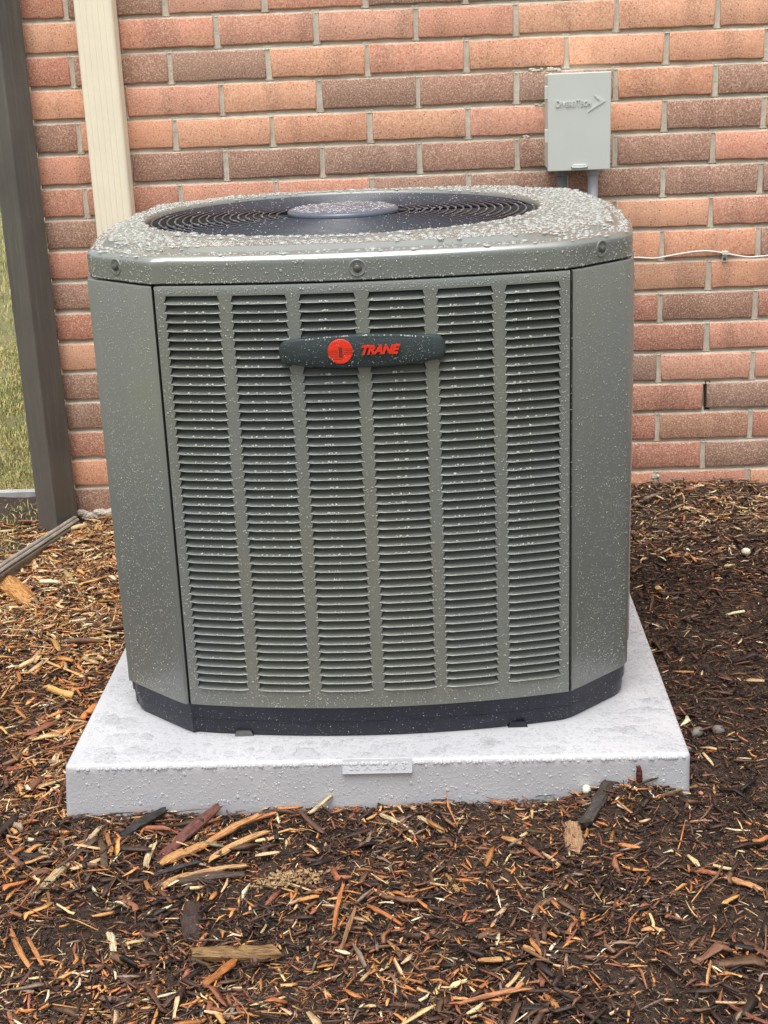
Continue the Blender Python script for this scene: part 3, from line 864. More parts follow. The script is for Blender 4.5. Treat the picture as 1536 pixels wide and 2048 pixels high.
# ------------------------------------------------------------------ rain drops
def spread(P, R_, k=.85):
    # keep drops apart: big ones first, small ones only where there is room
    order = np.argsort(-R_); cell = 2*float(R_.max()); grid = {}; keep = []
    for i in order:
        x_, y_, r_ = float(P[i][0]), float(P[i][1]), float(R_[i]); cx_, cy_ = int(x_//cell), int(y_//cell); ok_ = True
        for a_ in (-1, 0, 1):
            for b_ in (-1, 0, 1):
                for (qx, qy, qr) in grid.get((cx_+a_, cy_+b_), ()):
                    if (qx-x_)**2+(qy-y_)**2 < (k*(qr+r_))**2: ok_ = False; break
                if not ok_: break
            if not ok_: break
        if ok_: grid.setdefault((cx_, cy_), []).append((x_, y_, r_)); keep.append(i)
    return np.array(keep)
def drops(name, P, Nn, R_, H, parent, nside_=7, stretch=None, blob=.15, m_=None):
    """P (n,3), normals, radii mm, height ratio H"""
    n = len(P); P = np.asarray(P, float); Nn = np.asarray(Nn, float)
    Nn = Nn/np.linalg.norm(Nn, axis=1)[:, None]
    up = np.where(np.abs(Nn[:, 2:3]) > .8, np.array([[0, 1., 0]]), np.array([[0, 0, 1.]]))
    U = np.cross(up, Nn); U /= np.linalg.norm(U, axis=1)[:, None]; W_ = np.cross(Nn, U)
    k = nside_; ang = np.linspace(0, 2*math.pi, k, endpoint=False)[None]+RNG.uniform(0, 6, (n, 1))
    wob = 1+RNG.normal(0, blob, (n, k)); 
    sx = np.ones((n, 1)); sy = np.ones((n, 1))
    if stretch is not None: sy = np.asarray(stretch).reshape(-1, 1)*np.ones((n, 1))
    if name == 'puddles':
        sx = RNG.uniform(.8, 1.7, (n, 1))
    levels = [(1.0, 0.0), (.86, .55), (.5, .9)]
    Hh = np.asarray(H).reshape(-1, 1)*np.ones((n, 1))
    VV = []
    for lr, lh in levels:
        a = R_[:, None]*lr*wob*np.cos(ang)*sx; b = R_[:, None]*lr*wob*np.sin(ang)*sy
        h = (R_[:, None]*Hh*lh)*np.ones((1, k))
        if lh == 0: h = h-.15
        VV.append(P[:, None, :]+a[..., None]*U[:, None]+b[..., None]*W_[:, None]+h[..., None]*Nn[:, None])
    apex = P+Nn*(R_[:, None]*Hh)
    V = np.concatenate([np.concatenate(VV, 1), apex[:, None]], 1)          # n, 3k+1, 3
    m = 3*k+1; F3 = []
    for l in range(2):
        for j in range(k):
            q = (j+1) % k; a0, a1, b0, b1 = l*k+j, l*k+q, (l+1)*k+j, (l+1)*k+q
            F3 += [(a0, a1, b1), (a0, b1, b0)]
    for j in range(k): F3.append((2*k+j, 2*k+(j+1) % k, 3*k))
    F3 = np.array(F3); F = (F3[None]+(np.arange(n)*m)[:, None, None]).reshape(-1, 3)
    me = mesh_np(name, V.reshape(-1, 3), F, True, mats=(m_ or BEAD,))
    return link(name, me, parent, kind='stuff')

# cap: dense beading on the horizontal surfaces
def cap_height(x, y):
    """z of the cap's top at local x,y and mask"""
    p = np.stack([x, y], -1)
    # signed distance inside outline (approx by nearest outline vertex normal distance)
    d = np.full(len(x), 1e9)
    for i0 in range(0, len(x), 4000):
        q = p[i0:i0+4000]
        D = (q[:, None, :]-OUT0[None])
        dist = -(D*NRM[None]).sum(-1)        # positive inside
        near = np.hypot(D[..., 0], D[..., 1]).argmin(1)
        d[i0:i0+4000] = dist[np.arange(len(q)), near]
    rh = np.hypot(x-HX, y-HY)
    z = np.interp(d, [0, 1.3, 6, 8.4, 17, 23, 24.6, 30.4, 32.5, 38], [ZC+29, ZC+31.2, ZC+36, ZC+37.3, ZC+38.6, ZC+39.4, ZC+40, ZC+46, ZC+46.8, ZC+47])
    m_ = np.minimum(np.abs(x), np.abs(y)); cf = np.clip((305-m_)/55, 0, 1)
    z2 = np.interp(d, [0, 1.3, 6, 8.4, 17, 28, 34, 46, 60, 68], [ZC+29, ZC+31.2, ZC+36, ZC+37.3, ZC+38.6, ZC+39.4, ZC+40.4, ZC+43.4, ZC+46.2, ZC+47])
    z = z*cf+z2*(1-cf)
    zr = np.interp(rh, [322, 323.5, 328, 336, 341, 346, 350], [zf-3, zf+1.5, zf+3.4, zf+3.8, zf+3.2, zf+1.2, zf+.3])
    z = np.where(rh < 350, zr, z)
    return z, d, rh, cf
n = 34000
x = RNG.uniform(-425, 425, n); y = RNG.uniform(-425, 425, n)
z, d, rh, cf = cap_height(x, y)
R_ = np.clip(RNG.lognormal(.62, .52, n), .7, 6)
strip_m = (((d > 22) & (d < 33)) & (cf > .5)) | ((d < 8.5) & (cf > .3))
ok = (d > 5) & (rh > 324) & (~strip_m | (RNG.random(n) < .08))
dens = np.where(d < 24, .75, 1.0)
ok &= RNG.random(n) < dens*.8
x, y, z, R_ = x[ok], y[ok], z[ok], R_[ok]
kp = spread(np.stack([x, y], -1), R_); x, y, z, R_ = x[kp], y[kp], z[kp], R_[kp]
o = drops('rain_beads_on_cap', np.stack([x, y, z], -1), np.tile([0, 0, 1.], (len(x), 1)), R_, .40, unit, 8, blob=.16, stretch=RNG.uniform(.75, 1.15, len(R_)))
# hub
n = 420; a = RNG.uniform(0, 6.28, n); rr = 84*np.sqrt(RNG.random(n))
drops('rain_beads_on_hub', np.stack([HX+rr*np.cos(a), HY+rr*np.sin(a), zf+7.6+1.0*(1-rr/84)], -1), np.tile([0, 0, 1.], (n, 1)), np.clip(RNG.lognormal(.8, .45, n), 1, 5), .35, unit, 8, m_=WATER)
# grille wires
P = []
for i in range(17):
    R0 = 312-i*12.7
    if R0 < 96: break
    for _ in range(int(R0*.2)):
        t = RNG.uniform(0, 6.28); P.append((HX+R0*math.cos(t), HY+R0*math.sin(t), zf-3+2.5*(1-(R0/312)**2)+1.9))
drops('rain_beads_on_grille', P, np.tile([0, 0, 1.], (len(P), 1)), RNG.uniform(.6, 1.5, len(P)), .7, unit, 6, m_=WATER)

def outline_sample(n, off, z0, z1, lo=None, ang_ok=None):
    seg = np.roll(OUT0, -1, 0)-OUT0; L = np.hypot(seg[:, 0], seg[:, 1]); cum = np.cumsum(L)/L.sum()
    i = np.searchsorted(cum, RNG.random(n)); t = RNG.random(n)
    p = OUT0[i]+seg[i]*t[:, None]; nn = NRM[i]*(1-t[:, None])+NRM[(i+1) % len(OUT0)]*t[:, None]; nn /= np.linalg.norm(nn, axis=1)[:, None]
    p = p+nn*off
    return np.column_stack([p, RNG.uniform(z0, z1, n)]), np.column_stack([nn, np.zeros(n)])
# fascia drops: fine, some in vertical trails, larger hanging near the bottom edge
Pf, Nf = outline_sample(5200, -.4, ZC+1, ZC+29)
Rf = np.clip(RNG.lognormal(-.55, .42, len(Pf)), .3, 2.0)
trail = RNG.random(len(Pf)) < .5
Pf[trail, 0] = Pf[trail, 0]
Pb, Nb = outline_sample(900, -.4, ZC+.6, ZC+3); Rb = RNG.uniform(.6, 1.3, 900)
Pf = np.concatenate([Pf, Pb]); Nf = np.concatenate([Nf, Nb]); Rf = np.concatenate([Rf, Rb])
drops('rain_beads_on_cap_side', Pf, Nf, Rf, .6, unit, 6, stretch=1.15, m_=SPECK)
# corner posts: very dense fine mist
Pc, Nc = outline_sample(230000, OFFP, PB+2, PT-3)
kf = (Pc[:, 1] < -290); Pc, Nc = Pc[kf], Nc[kf]
lx = np.abs(Pc[:, 0]); ly = np.abs(Pc[:, 1])
k_ = np.minimum(lx, ly) > 296
dn = hashn(Pc[:, 0]+Pc[:, 1]*1.3+2000, Pc[:, 2]+500, 70)*.6+hashn(Pc[:, 0]-Pc[:, 1]+900, Pc[:, 2]*.5, 17)*.4
k_ &= RNG.random(len(Pc)) < .15+dn*.45
Pc, Nc = Pc[k_], Nc[k_]
drops('rain_beads_on_corners', Pc, Nc, np.clip(RNG.lognormal(-.48, .30, len(Pc)), .35, 1.5), .6, unit, 5, m_=SPECK)
# front panel margins and mullions
P = []; Nn = []
def panel_drops(n, xa, xb, z0, z1):
    for _ in range(n):
        x_ = RNG.uniform(xa, xb); z_ = RNG.uniform(z0, z1); P.append(side_pt(0, x_, OFFP, z_)); Nn.append((0, -1, 0))
zt_ = ZL0+NR*LP
panel_drops(700, PX0, PX1, zt_+.5, PT-3); panel_drops(750, PX0, PX1, PB+1, ZL0-2)
panel_drops(560, PX0+1, colx[0]-HW-1, ZL0, zt_); panel_drops(560, colx[5]+HW+1, PX1-1, ZL0, zt_)
for i in range(5): panel_drops(430, colx[i]+HW-1.5, colx[i+1]-HW+1.5, ZL0, zt_)
drops('rain_beads_on_panel', P, Nn, np.clip(RNG.lognormal(-.5, .36, len(P)), .3, 1.6), .6, unit, 6, stretch=1.1, m_=SPECK)
# beads hanging on the louvre lips, more and larger on the upper rows
P = []; Rr = []
for i, cx in enumerate(colx):
    fixed = [RNG.uniform(-30, 30) for _ in range(4)]
    for k in range(NR):
        up_ = k/NR
        nb = int(RNG.integers(3, 6)) if up_ > .35 else int(RNG.integers(1, 5))
        for j in range(nb):
            xx = (fixed[j] + RNG.normal(0, 2.5)) if j < 4 else RNG.uniform(-36, 36)
            if abs(xx) > 37: continue
            P.append(side_pt(0, cx+xx, 3.4, ZL0+k*LP+.9)); Rr.append(RNG.uniform(1.1, 2.4) if up_ > .35 else RNG.uniform(.6, 1.4))
        for j in range(int(3+6*(1-up_))):
            P.append(side_pt(0, cx+RNG.uniform(-37, 37), 3.6, ZL0+k*LP+.6)); Rr.append(RNG.uniform(.35, .7))
        for s_ in (-1, 1):
            P.append(side_pt(0, cx+s_*(HW-1.2), 2.6, ZL0+k*LP+.6)); Rr.append(RNG.uniform(.7, 1.3))
drops('rain_beads_on_louvers', P, np.tile([0, -.7, .7], (len(P), 1)), np.array(Rr), .65, unit, 6, m_=SPECK)
o = bpy.data.objects['rain_beads_on_louvers']
# badge
P = []
for _ in range(520):
    xx = RNG.uniform(-108, 108); zz = RNG.uniform(-20, 18)
    hh = 21-8*(abs(xx)/102)**2.2; hl = -23+10*(abs(xx)/102)**2.2
    if hl < zz < hh: P.append(side_pt(0, xx, 13.5 if not (abs(xx-cxd) < 17) else 15.3, bz+zz))
drops('rain_beads_on_badge', P, np.tile([0, -1., 0], (len(P), 1)), np.clip(RNG.lognormal(-.75, .4, len(P)), .25, 1.3), .5, unit, 6, m_=WATER)
P = [side_pt(0, xx, 12.2, bz+21.3-8*(abs(xx)/102)**2.2) for xx in RNG.uniform(-95, 95, 40)]
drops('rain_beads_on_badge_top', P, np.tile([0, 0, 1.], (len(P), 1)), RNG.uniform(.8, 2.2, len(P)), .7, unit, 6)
# base pan
Pc, Nc = outline_sample(2600, -2.2, 3, 50)
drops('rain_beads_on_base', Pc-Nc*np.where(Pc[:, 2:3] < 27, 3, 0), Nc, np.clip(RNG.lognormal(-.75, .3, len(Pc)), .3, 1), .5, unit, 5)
# pad top: beads of all sizes and some big flat puddles
n = 26000; x = RNG.uniform(4, 910, n); y = RNG.uniform(4, 910, n)
lx = x+PAD_O[0]-UX; ly = y+PAD_O[1]-UY
inside = (np.abs(lx) < 412) & (np.abs(ly) < 412) & (np.abs(lx)+np.abs(ly) < 675)
bow = np.maximum(np.abs(lx)+34*(np.clip(np.abs(ly)/297, 0, 1.3))**2, np.abs(ly)+34*(np.clip(np.abs(lx)/297, 0, 1.3))**2) < 418
ok = ~(bow & (np.abs(lx)+np.abs(ly) < 690))
x, y = x[ok], y[ok]
R_ = np.clip(RNG.lognormal(.45, .55, len(x)), .7, 6)
kp = spread(np.stack([x, y], -1), R_); x, y, R_ = x[kp], y[kp], R_[kp]
drops('rain_beads_on_pad', np.stack([x, y, np.full(len(x), 76.95)], -1), np.tile([0, 0, 1.], (len(x), 1)), R_, .42, pad, 8, blob=.14, m_=FILM)
pud = []
while len(pud) < 95:
    px, py = RNG.uniform(20, 894), RNG.uniform(16, 890)
    lx = px+PAD_O[0]-UX; ly = py+PAD_O[1]-UY
    if max(abs(lx), abs(ly)) < 425 and abs(lx)+abs(ly) < 705: continue
    if py > 300 and RNG.random() < .5: continue
    pud.append((px, py, 76.9))
o = drops('puddles', pud, np.tile([0, 0, 1.], (len(pud), 1)), np.clip(RNG.lognormal(2.1, .4, len(pud)), 4, 19), .20, pad, 12, stretch=RNG.uniform(.6, 1.4, len(pud)), blob=.16, m_=FILM)
# pad front face
n = 2600; x = RNG.uniform(6, 908, n); z = 72-66*RNG.random(n)**1.0
okf = ~((x > xp0-2) & (x < xp1+2) & (z > 56))
x, z = x[okf], z[okf]
R_ = np.clip(RNG.lognormal(-.25, .50, len(x)), .35, 3.2)
yf = np.interp(z, [0, 60], [-1, 0])
drops('rain_beads_on_pad_front', np.stack([x, yf, z], -1), np.tile([0, -1, 0.], (len(x), 1)), R_, .28, pad, 7, stretch=1.2, blob=.12, m_=PADBEAD)
n = 230; x = RNG.uniform(8, 906, n)
drops('rain_beads_on_pad_edge', np.stack([x, np.full(n, .2), np.full(n, 71.)], -1), np.tile([0, -.9, .4], (n, 1)), RNG.uniform(1.3, 3.6, n), .55, pad, 8, stretch=1.1, m_=PADBEAD)

# ------------------------------------------------------------------ downspout
ds = thing('downspout', 'cream ribbed aluminium downspout running down the brick wall left of the condenser', 'downspout', (-236.5, -5, 90))
mb = MB()
W2, Dp = 39.0, 50.0
P = []
def corner(cx_, cy_, a0, rr=7):
    return [(cx_+rr*math.cos(math.radians(a0+k*22.5)), cy_+rr*math.sin(math.radians(a0+k*22.5))) for k in range(5)]
P += corner(-W2+7, -Dp+7, 180)
for xr in (-24, -12, 0, 12, 24):
    P += [(xr-2.6, -Dp), (xr-1.4, -Dp+1.0), (xr+1.4, -Dp+1.0), (xr+2.6, -Dp)]
P += corner(W2-7, -Dp+7, 270)
for yr in (-30, -17):
    P += [(W2, yr-2.5), (W2-1.8, yr-1.2), (W2-1.8, yr+1.2), (W2, yr+2.5)]
P += corner(W2-6, -6, 0, 6)+corner(-W2+6, -6, 90, 6)
mb.loft([[(x_, y_, z_) for x_, y_ in P] for z_ in (0, 300, 600, 1200, 2400)], True, True)
o = mb.build('pipe', CREAM, ds); fixn(o.data); autosmooth(o, 30)

# ------------------------------------------------------------------ bronze post at the corner
post = thing('metal_post', 'dark bronze square metal post standing at the left corner of the brick wall', 'post', (-426, -74, 60), math.radians(52))
mb = MB(); mb.box(0, 62, 0, 66, -60, 2300, 2.0); o = mb.build('shaft', BRONZE, post); fixn(o.data)

# ------------------------------------------------------------------ edging strip and rail
ed = thing('garden_edging', 'weathered brown grooved edging strip running from the post towards the lower left', 'edging', (-386, -42, 0), 0)
dv = Vector((-.2722, -.9622, 0)); nv = Vector((.9622, -.2722, 0))
mb = MB()
prof = [(-9, -40), (-9, 100), (-8, 103), (-3, 103), (-1, 101), (-1, 98), (3, 97), (5, 94.5), (2, 93), (2, 89), (5.5, 88), (5.5, 84), (2, 82), (2, 40), (2, -40)]
rings = []
for t_, dz in ((0, 0), (150, -1), (300, -2), (600, -14), (900, -40)):
    c = dv*t_
    rings.append([(c.x+nv.x*a_, c.y+nv.y*a_, b_+dz) for a_, b_ in prof])
mb.loft(rings, True, True)
o = mb.build('edging_board', EDGEM, ed); fixn(o.data); autosmooth(o, 25)
rl = thing('lawn_rail', 'pale grey horizontal rail along the lawn edge left of the bronze post', 'rail', (-520, 165, 0), 0)
mb = MB(); mb.box(-1400, 10, -8, 12, 86, 104, 2); mb.build('rail_top', ALU, rl)
mb = MB(); mb.box(-1400, 10, -4, 9, 64, 85.5); mb.build('rail_face', EDGEM, rl)

# ------------------------------------------------------------------ disconnect box
bx = thing('electrical_box', 'light grey electrical disconnect box fixed to the bricks, right of centre', 'electrical box', (727, 0, 822), 0)
mb = MB(); mb.box(-62, 60, -84, 2, 2, 186, 3); o = mb.build('enclosure', BOXM, bx); fixn(o.data); autosmooth(o, 25)
mb = MB(); mb.box(-63.5, 62, -95, -85, 0, 189, 1.6); o = mb.build('lid', BOXM, bx); fixn(o.data); autosmooth(o, 25)
lid = o
for z0 in (140, 56):
    mb = MB(); mb.box(-69, -62.2, -92, -74, z0, z0+26, 1.2); o = mb.build('hinge', BOXM, bx); fixn(o.data)
mb = MB()
mb.tube([(-15, -95, 8.5), (-13, -101, 6.5), (0, -102.5, 6), (13, -101, 6.5), (15, -95, 8.5)], 2.2, 8); mb.build('latch', PIPE, bx, True)
mb = MB(); mb.box(-13, 13, -97.4, -94.5, 6, 12, .8); mb.build('latch_plate', BOXM, bx)
def letter(s_, size, x_, z_):
    me = text_mesh(s_, size, 1.6, 0, .2, 1.0); me.materials.clear(); me.materials.append(BOXM)
    o = bpy.data.objects.new('lid_lettering', me); col.objects.link(o); o.parent = lid
    o.location = (x_*S, -95.4*S, z_*S); o.rotation_euler = (math.pi/2, 0, 0); return o
# DiversiTech in small capitals with a tall D and T, embossed
xc_ = -47.5
for ch in 'DiversiTech':
    size = 19 if ch in 'DT' else 14.5
    o_ = letter(ch.upper(), size, 0, 0); xsv = [v.co.x for v in o_.data.vertices]; ysv = [v.co.y for v in o_.data.vertices]
    wdt = (max(xsv)-min(xsv))/S*.70; o_.scale = (.70, 1, 1)
    o_.location = ((xc_-min(xsv)/S*.70)*S, -95.4*S, (124.5-min(ysv)/S)*S); xc_ += wdt+1.25
mb = MB()
ar = [(28, 144.5), (50, 132.5), (15.5, 112.5), (40, 132.8)]
mb.loft([[(a_, -94.6, b_) for a_, b_ in ar], [(a_, -96.6, b_) for a_, b_ in ar]], True, True); o = mb.build('arrow_emblem', BOXM, lid); fixn(o.data)
for x_, mt, ln in ((-32.5, PIPED, 'conduit'), (31, PIPE, 'conduit')):
    mb = MB()
    mb.tube([(x_, -60, 3), (x_, -60, -160), (x_, -64, -230), (x_-4, -90, -290), (x_-6, -150, -330), (x_-8, -250, -345)], 10.8, 14); mb.build('conduit', mt, bx, True)
    mb = MB(); mb.tube([(x_, -60, 2), (x_, -60, -11), (x_, -60, -13)], [13.5, 13.5, 11], 14); mb.build('collar', mt, bx, False)

# ------------------------------------------------------------------ cable with clip
cb = thing('white_cable', 'thin white cable running along the bricks right of the condenser', 'cable', (0, 0, 0))
pts = [(560, -10, 640), (700, -9, 632), (800, -9, 629), (856, -10, 630.5), (896, -10, 627.5), (928, -10, 632), (960, -11, 636.5), (985, -11, 639), (1012, -10, 638.5), (1044, -8, 632.5), (1070, -9, 627), (1096, -10, 623), (1134, -11, 625), (1180, -11, 629), (1300, -10, 632), (1800, -9, 628)]
sm = []
for i in range(len(pts)-1):
    p0, p1, p2, p3 = [Vector(pts[max(0, min(len(pts)-1, i+k))]) for k in (-1, 0, 1, 2)]
    for q in range(4):
        t = q/4; sm.append(.5*((2*p1)+(-p0+p2)*t+(2*p0-5*p1+4*p2-p3)*t*t+(-p0+3*p1-3*p2+p3)*t**3))
mb = MB(); mb.tube(sm, 2.0, 8); mb.build('cable_run', WIRE, cb, True)
mb = MB(); mb.box(1038, 1051, -12, -1, 629, 637, 1); mb.box(1039, 1050, -3, 0, 613, 630, .8); mb.build('cable_clip', WIRE, cb)
mb = MB(); c = Vector((1044.5, -3, 620.5))
mb = disc_stack(c, Vector((1, 0, 0)), Vector((0, -1, 0)), [(3.6, 0), (3.4, 1.4), (2.2, 1.9)], 12); mb.build('clip_screw', SCREW, cb)

# ------------------------------------------------------------------ mulch
PAL = np.array([(.020, .014, .012), (.048, .028, .021), (.095, .052, .034), (.18, .090, .052), (.30, .115, .060), (.54, .21, .065), (.64, .33, .12), (.68, .47, .25), (.78, .68, .45), (.27, .19, .14)])
#                 black             dark brown          brown               mid brown          red brown          orange             gold               tan              pale              grey brown
def chips(name, n, Lmu, Lsig, Lmin, Lmax, wr, seed, weights_fn, lift, bend=True, region=None, keep_fn=None, label=None, blunt=False):
    rg = np.random.default_rng(seed)
    x0, x1, y0, y1 = region
    x = rg.uniform(x0, x1, n); y = rg.uniform(y0, y1, n)
    u_, v_ = pad_local(x, y)
    L = np.clip(rg.lognormal(Lmu, Lsig, n), Lmin, Lmax)
    d = np.maximum.reduce([-u_, u_-914, -v_, v_-914])
    ok = (d > 1.0+L*.10) & (y < -4)
    edge_x = -388+(y+42)*.283
    ok &= (x > edge_x+6) | ((x < edge_x-26) & (rg.random(n) < .3))
    if keep_fn is not None: ok &= rg.random(n) < keep_fn(x, y)
    x, y, L, d = x[ok], y[ok], L[ok], d[ok]; n = len(x)
    Wd = L*rg.uniform(wr[0], wr[1], n); Wd = np.clip(Wd, .6, 15)
    T_ = Wd*rg.uniform(.25, .6, n)
    yawc = rg.uniform(0, 2*math.pi, n)
    # near the pad, lie along its edges
    nearp = (d < L*.55)
    uu_, vv_ = pad_local(x, y)
    alongx = (vv_ < 0) | (vv_ > 914)
    yawc = np.where(nearp & alongx, rg.normal(0, .25, n), np.where(nearp, math.pi/2+rg.normal(0, .25, n), yawc))
    nearw = (-y < L*.5); yawc = np.where(nearw, rg.normal(0, .2, n), yawc)
    tilt = rg.normal(0, .17, n); rl_ = rg.normal(0, .5, n)
    z = G(x, y)+rg.uniform(lift[0], lift[1], n)+T_*.4
    dx = np.stack([np.cos(yawc)*np.cos(tilt), np.sin(yawc)*np.cos(tilt), np.sin(tilt)], -1)
    side = np.stack([-np.sin(yawc), np.cos(yawc), np.zeros(n)], -1)
    upv = np.cross(dx, side)
    s2 = side*np.cos(rl_)[:, None]+upv*np.sin(rl_)[:, None]; u2 = -side*np.sin(rl_)[:, None]+upv*np.cos(rl_)[:, None]
    sects = [(-.5, rg.uniform(.15, .95, n)), (0.05, rg.uniform(.85, 1.15, n)), (.5, rg.uniform(.1, .9, n))] if bend else [(-.5, rg.uniform(.3, 1, n)), (.5, rg.uniform(.1, .9, n))]
    if blunt:
        sects = [(-.5, rg.uniform(.45, 1.1, n)), (-.30, rg.uniform(.8, 1.15, n)), (.22, rg.uniform(.7, 1.1, n)), (.5, rg.uniform(.25, 1.0, n))]; T_ = T_*.55
    bnd = rg.normal(0, .06, n)*L
    VV = []
    for si, (t, ws) in enumerate(sects):
        c = np.stack([x, y, z], -1)+dx*(L*t)[:, None]
        if bend and si == 1: c = c+s2*bnd[:, None]+u2*(np.abs(bnd)*.4)[:, None]
        for a_, b_ in ((-.5, -.5), (.5, -.5), (.5, .5), (-.5, .5)):
            j = rg.normal(0, .16 if blunt else .09, (n, 2))
            VV.append(c+s2*(Wd*ws*(a_+j[:, 0]))[:, None]+u2*(T_*ws**.5*(b_+j[:, 1]))[:, None])
    V = np.stack(VV, 1); m = V.shape[1]
    F4 = []
    for s_ in range(len(sects)-1):
        for j in range(4):
            q = (j+1) % 4; F4.append((s_*4+j, s_*4+q, (s_+1)*4+q, (s_+1)*4+j))
    F4.append((3, 2, 1, 0)); e = (len(sects)-1)*4; F4.append((e, e+1, e+2, e+3))
    F = (np.array(F4)[None]+(np.arange(n)*m)[:, None, None]).reshape(-1, 4)
    Wt = weights_fn(x, y); Wt = Wt/Wt.sum(1, keepdims=True); cum = Wt.cumsum(1)
    ci = (rg.random(n)[:, None] > cum).sum(1).clip(0, len(PAL)-1)
    c = PAL[ci]*rg.uniform(.72, 1.25, (n, 1)); c = np.clip(c*(1+rg.normal(0, .05, (n, 3))), 0, .9)
    C = np.ones((n, m, 4)); C[..., :3] = c[:, None]
    C[..., :3] *= rg.uniform(.8, 1.15, (n, m, 1))
    me = mesh_np(name, V.reshape(-1, 3), F, False, C.reshape(-1, 4), (CHIP,))
    o = link(name, me, kind='stuff')
    o['label'] = label; o['category'] = 'mulch'
    return o
W_DARK = np.array([.19, .33, .24, .12, .05, .02, .01, .02, .01, .03])
W_MIX = np.array([.09, .16, .18, .15, .11, .11, .07, .07, .035, .05])
W_ORG = np.array([.04, .08, .12, .16, .14, .20, .13, .12, .04, .02])
W_TAN = np.array([.01, .03, .05, .08, .07, .14, .23, .31, .08, .04])
W_PINK = np.array([.03, .07, .10, .17, .09, .05, .03, .28, .07, .24])
def sm(a, lo, hi): t = np.clip((a-lo)/(hi-lo), 0, 1); return t*t*(3-2*t)
def weights(x, y):
    n_ = hashn(x+300, y, 210); n2 = hashn(x, y+700, 90)
    wl = np.maximum(sm(-x, 60, 180)*sm(y, -1250, -1000), .55*sm(-x, -330, -60)*sm(-y, 1150, 1250)*(.4+.6*sm(hashn(x+7, y+3, 180), .3, .6)))
    wt = sm(-x, 90, 170)*sm(y, -820, -480)               # near the wall on the left
    wr_ = np.maximum(sm(x, 600, 780)*sm(y, -1900, -1150), .75*sm(x, 330, 560)*sm(-y, 1215, 1300)*(1-sm(-y, 1480, 1620)))
    wp = sm(x, 600, 700)*sm(y, -420, -160)                # right, near the wall
    darkp = sm(n_, .5, .75)
    base = W_MIX[None]*(1-darkp[:, None])+W_DARK[None]*darkp[:, None]
    o2 = (sm(n2, .55, .8))[:, None]*.6; base = base*(1-o2)+W_ORG[None]*o2
    for w_, P_ in ((wr_*.85, W_DARK), (wl, W_ORG), (wt*.9, W_TAN), (wp*.8, W_PINK)):
        base = base*(1-w_[:, None])+P_[None]*w_[:, None]
    return base
def view(x, y):  # denser where the bed is looked at closely
    xl = -300-(y+1650)*.27; xr = 950+(y+1650)*.235
    return np.where((x > xl) & (x < xr) & (y > -1800), 1.0, .22)
def keep_big(x, y):
    wr_ = sm(x, 560, 800); wl = sm(-x, 60, 180)*sm(y, -1250, -1000)
    f_ = .15+.85*sm(hashn(x+90, y+40, 150), .35, .7)
    f_ = f_*(1-wr_*.75*sm(y, -1900, -1100))*(.55+.45*sm(-x, -420, -150)); return np.clip(f_, 0, 1)
def weights_small(x, y):
    w_ = weights(x, y).copy(); q_ = 1-.8*sm(-x, 90, 170)*sm(y, -820, -500)-.7*sm(x, 600, 700)*sm(y, -350, -120)
    w_[:, 0] += .06*q_; w_[:, 1] += .14*q_; w_[:, 2] += .15*q_; w_[:, 3] += .05; w_[:, 8] *= .4; w_[:, 5] *= .75; return w_
def weights_coarse(x, y):
    w_ = weights(x, y).copy(); w_[:, 8] *= .3; w_[:, 7] *= .75; w_[:, 0] *= .7; return w_
REG = (-760, 1420, -2050, -4)
chips('fine_mulch', 240000, 2.05, .42, 3, 24, (.07, .24), 1, weights_small, (0, 6), False, REG, view, 'fine dark shredded mulch covering the bed all round the pad')
chips('shredded_mulch', 78000, 2.80, .40, 9, 48, (.06, .22), 2, weights, (2, 10), True, REG, lambda x, y: np.maximum(.12+.88*sm(hashn(x, y, 110)*.6+hashn(x+9, y+77, 43)*.4, .22, .62), sm(-x, 90, 170)*sm(y, -900, -600))*view(x, y)*(1-.45*sm(x, 640, 800)*sm(-y, 350, 600)), 'shredded brown and orange bark mulch strewn around the pad')
chips('stringy_mulch', 24000, 3.30, .38, 14, 80, (.022, .065), 4, weights_small, (5, 13), True, REG, keep_big, 'thin stringy wood fibres tangled over the mulch')
chips('coarse_mulch', 7200, 3.45, .34, 20, 80, (.07, .22), 3, weights_coarse, (6, 12), True, REG, keep_big, 'coarse orange and dark wood splinters lying on top of the mulch', True)

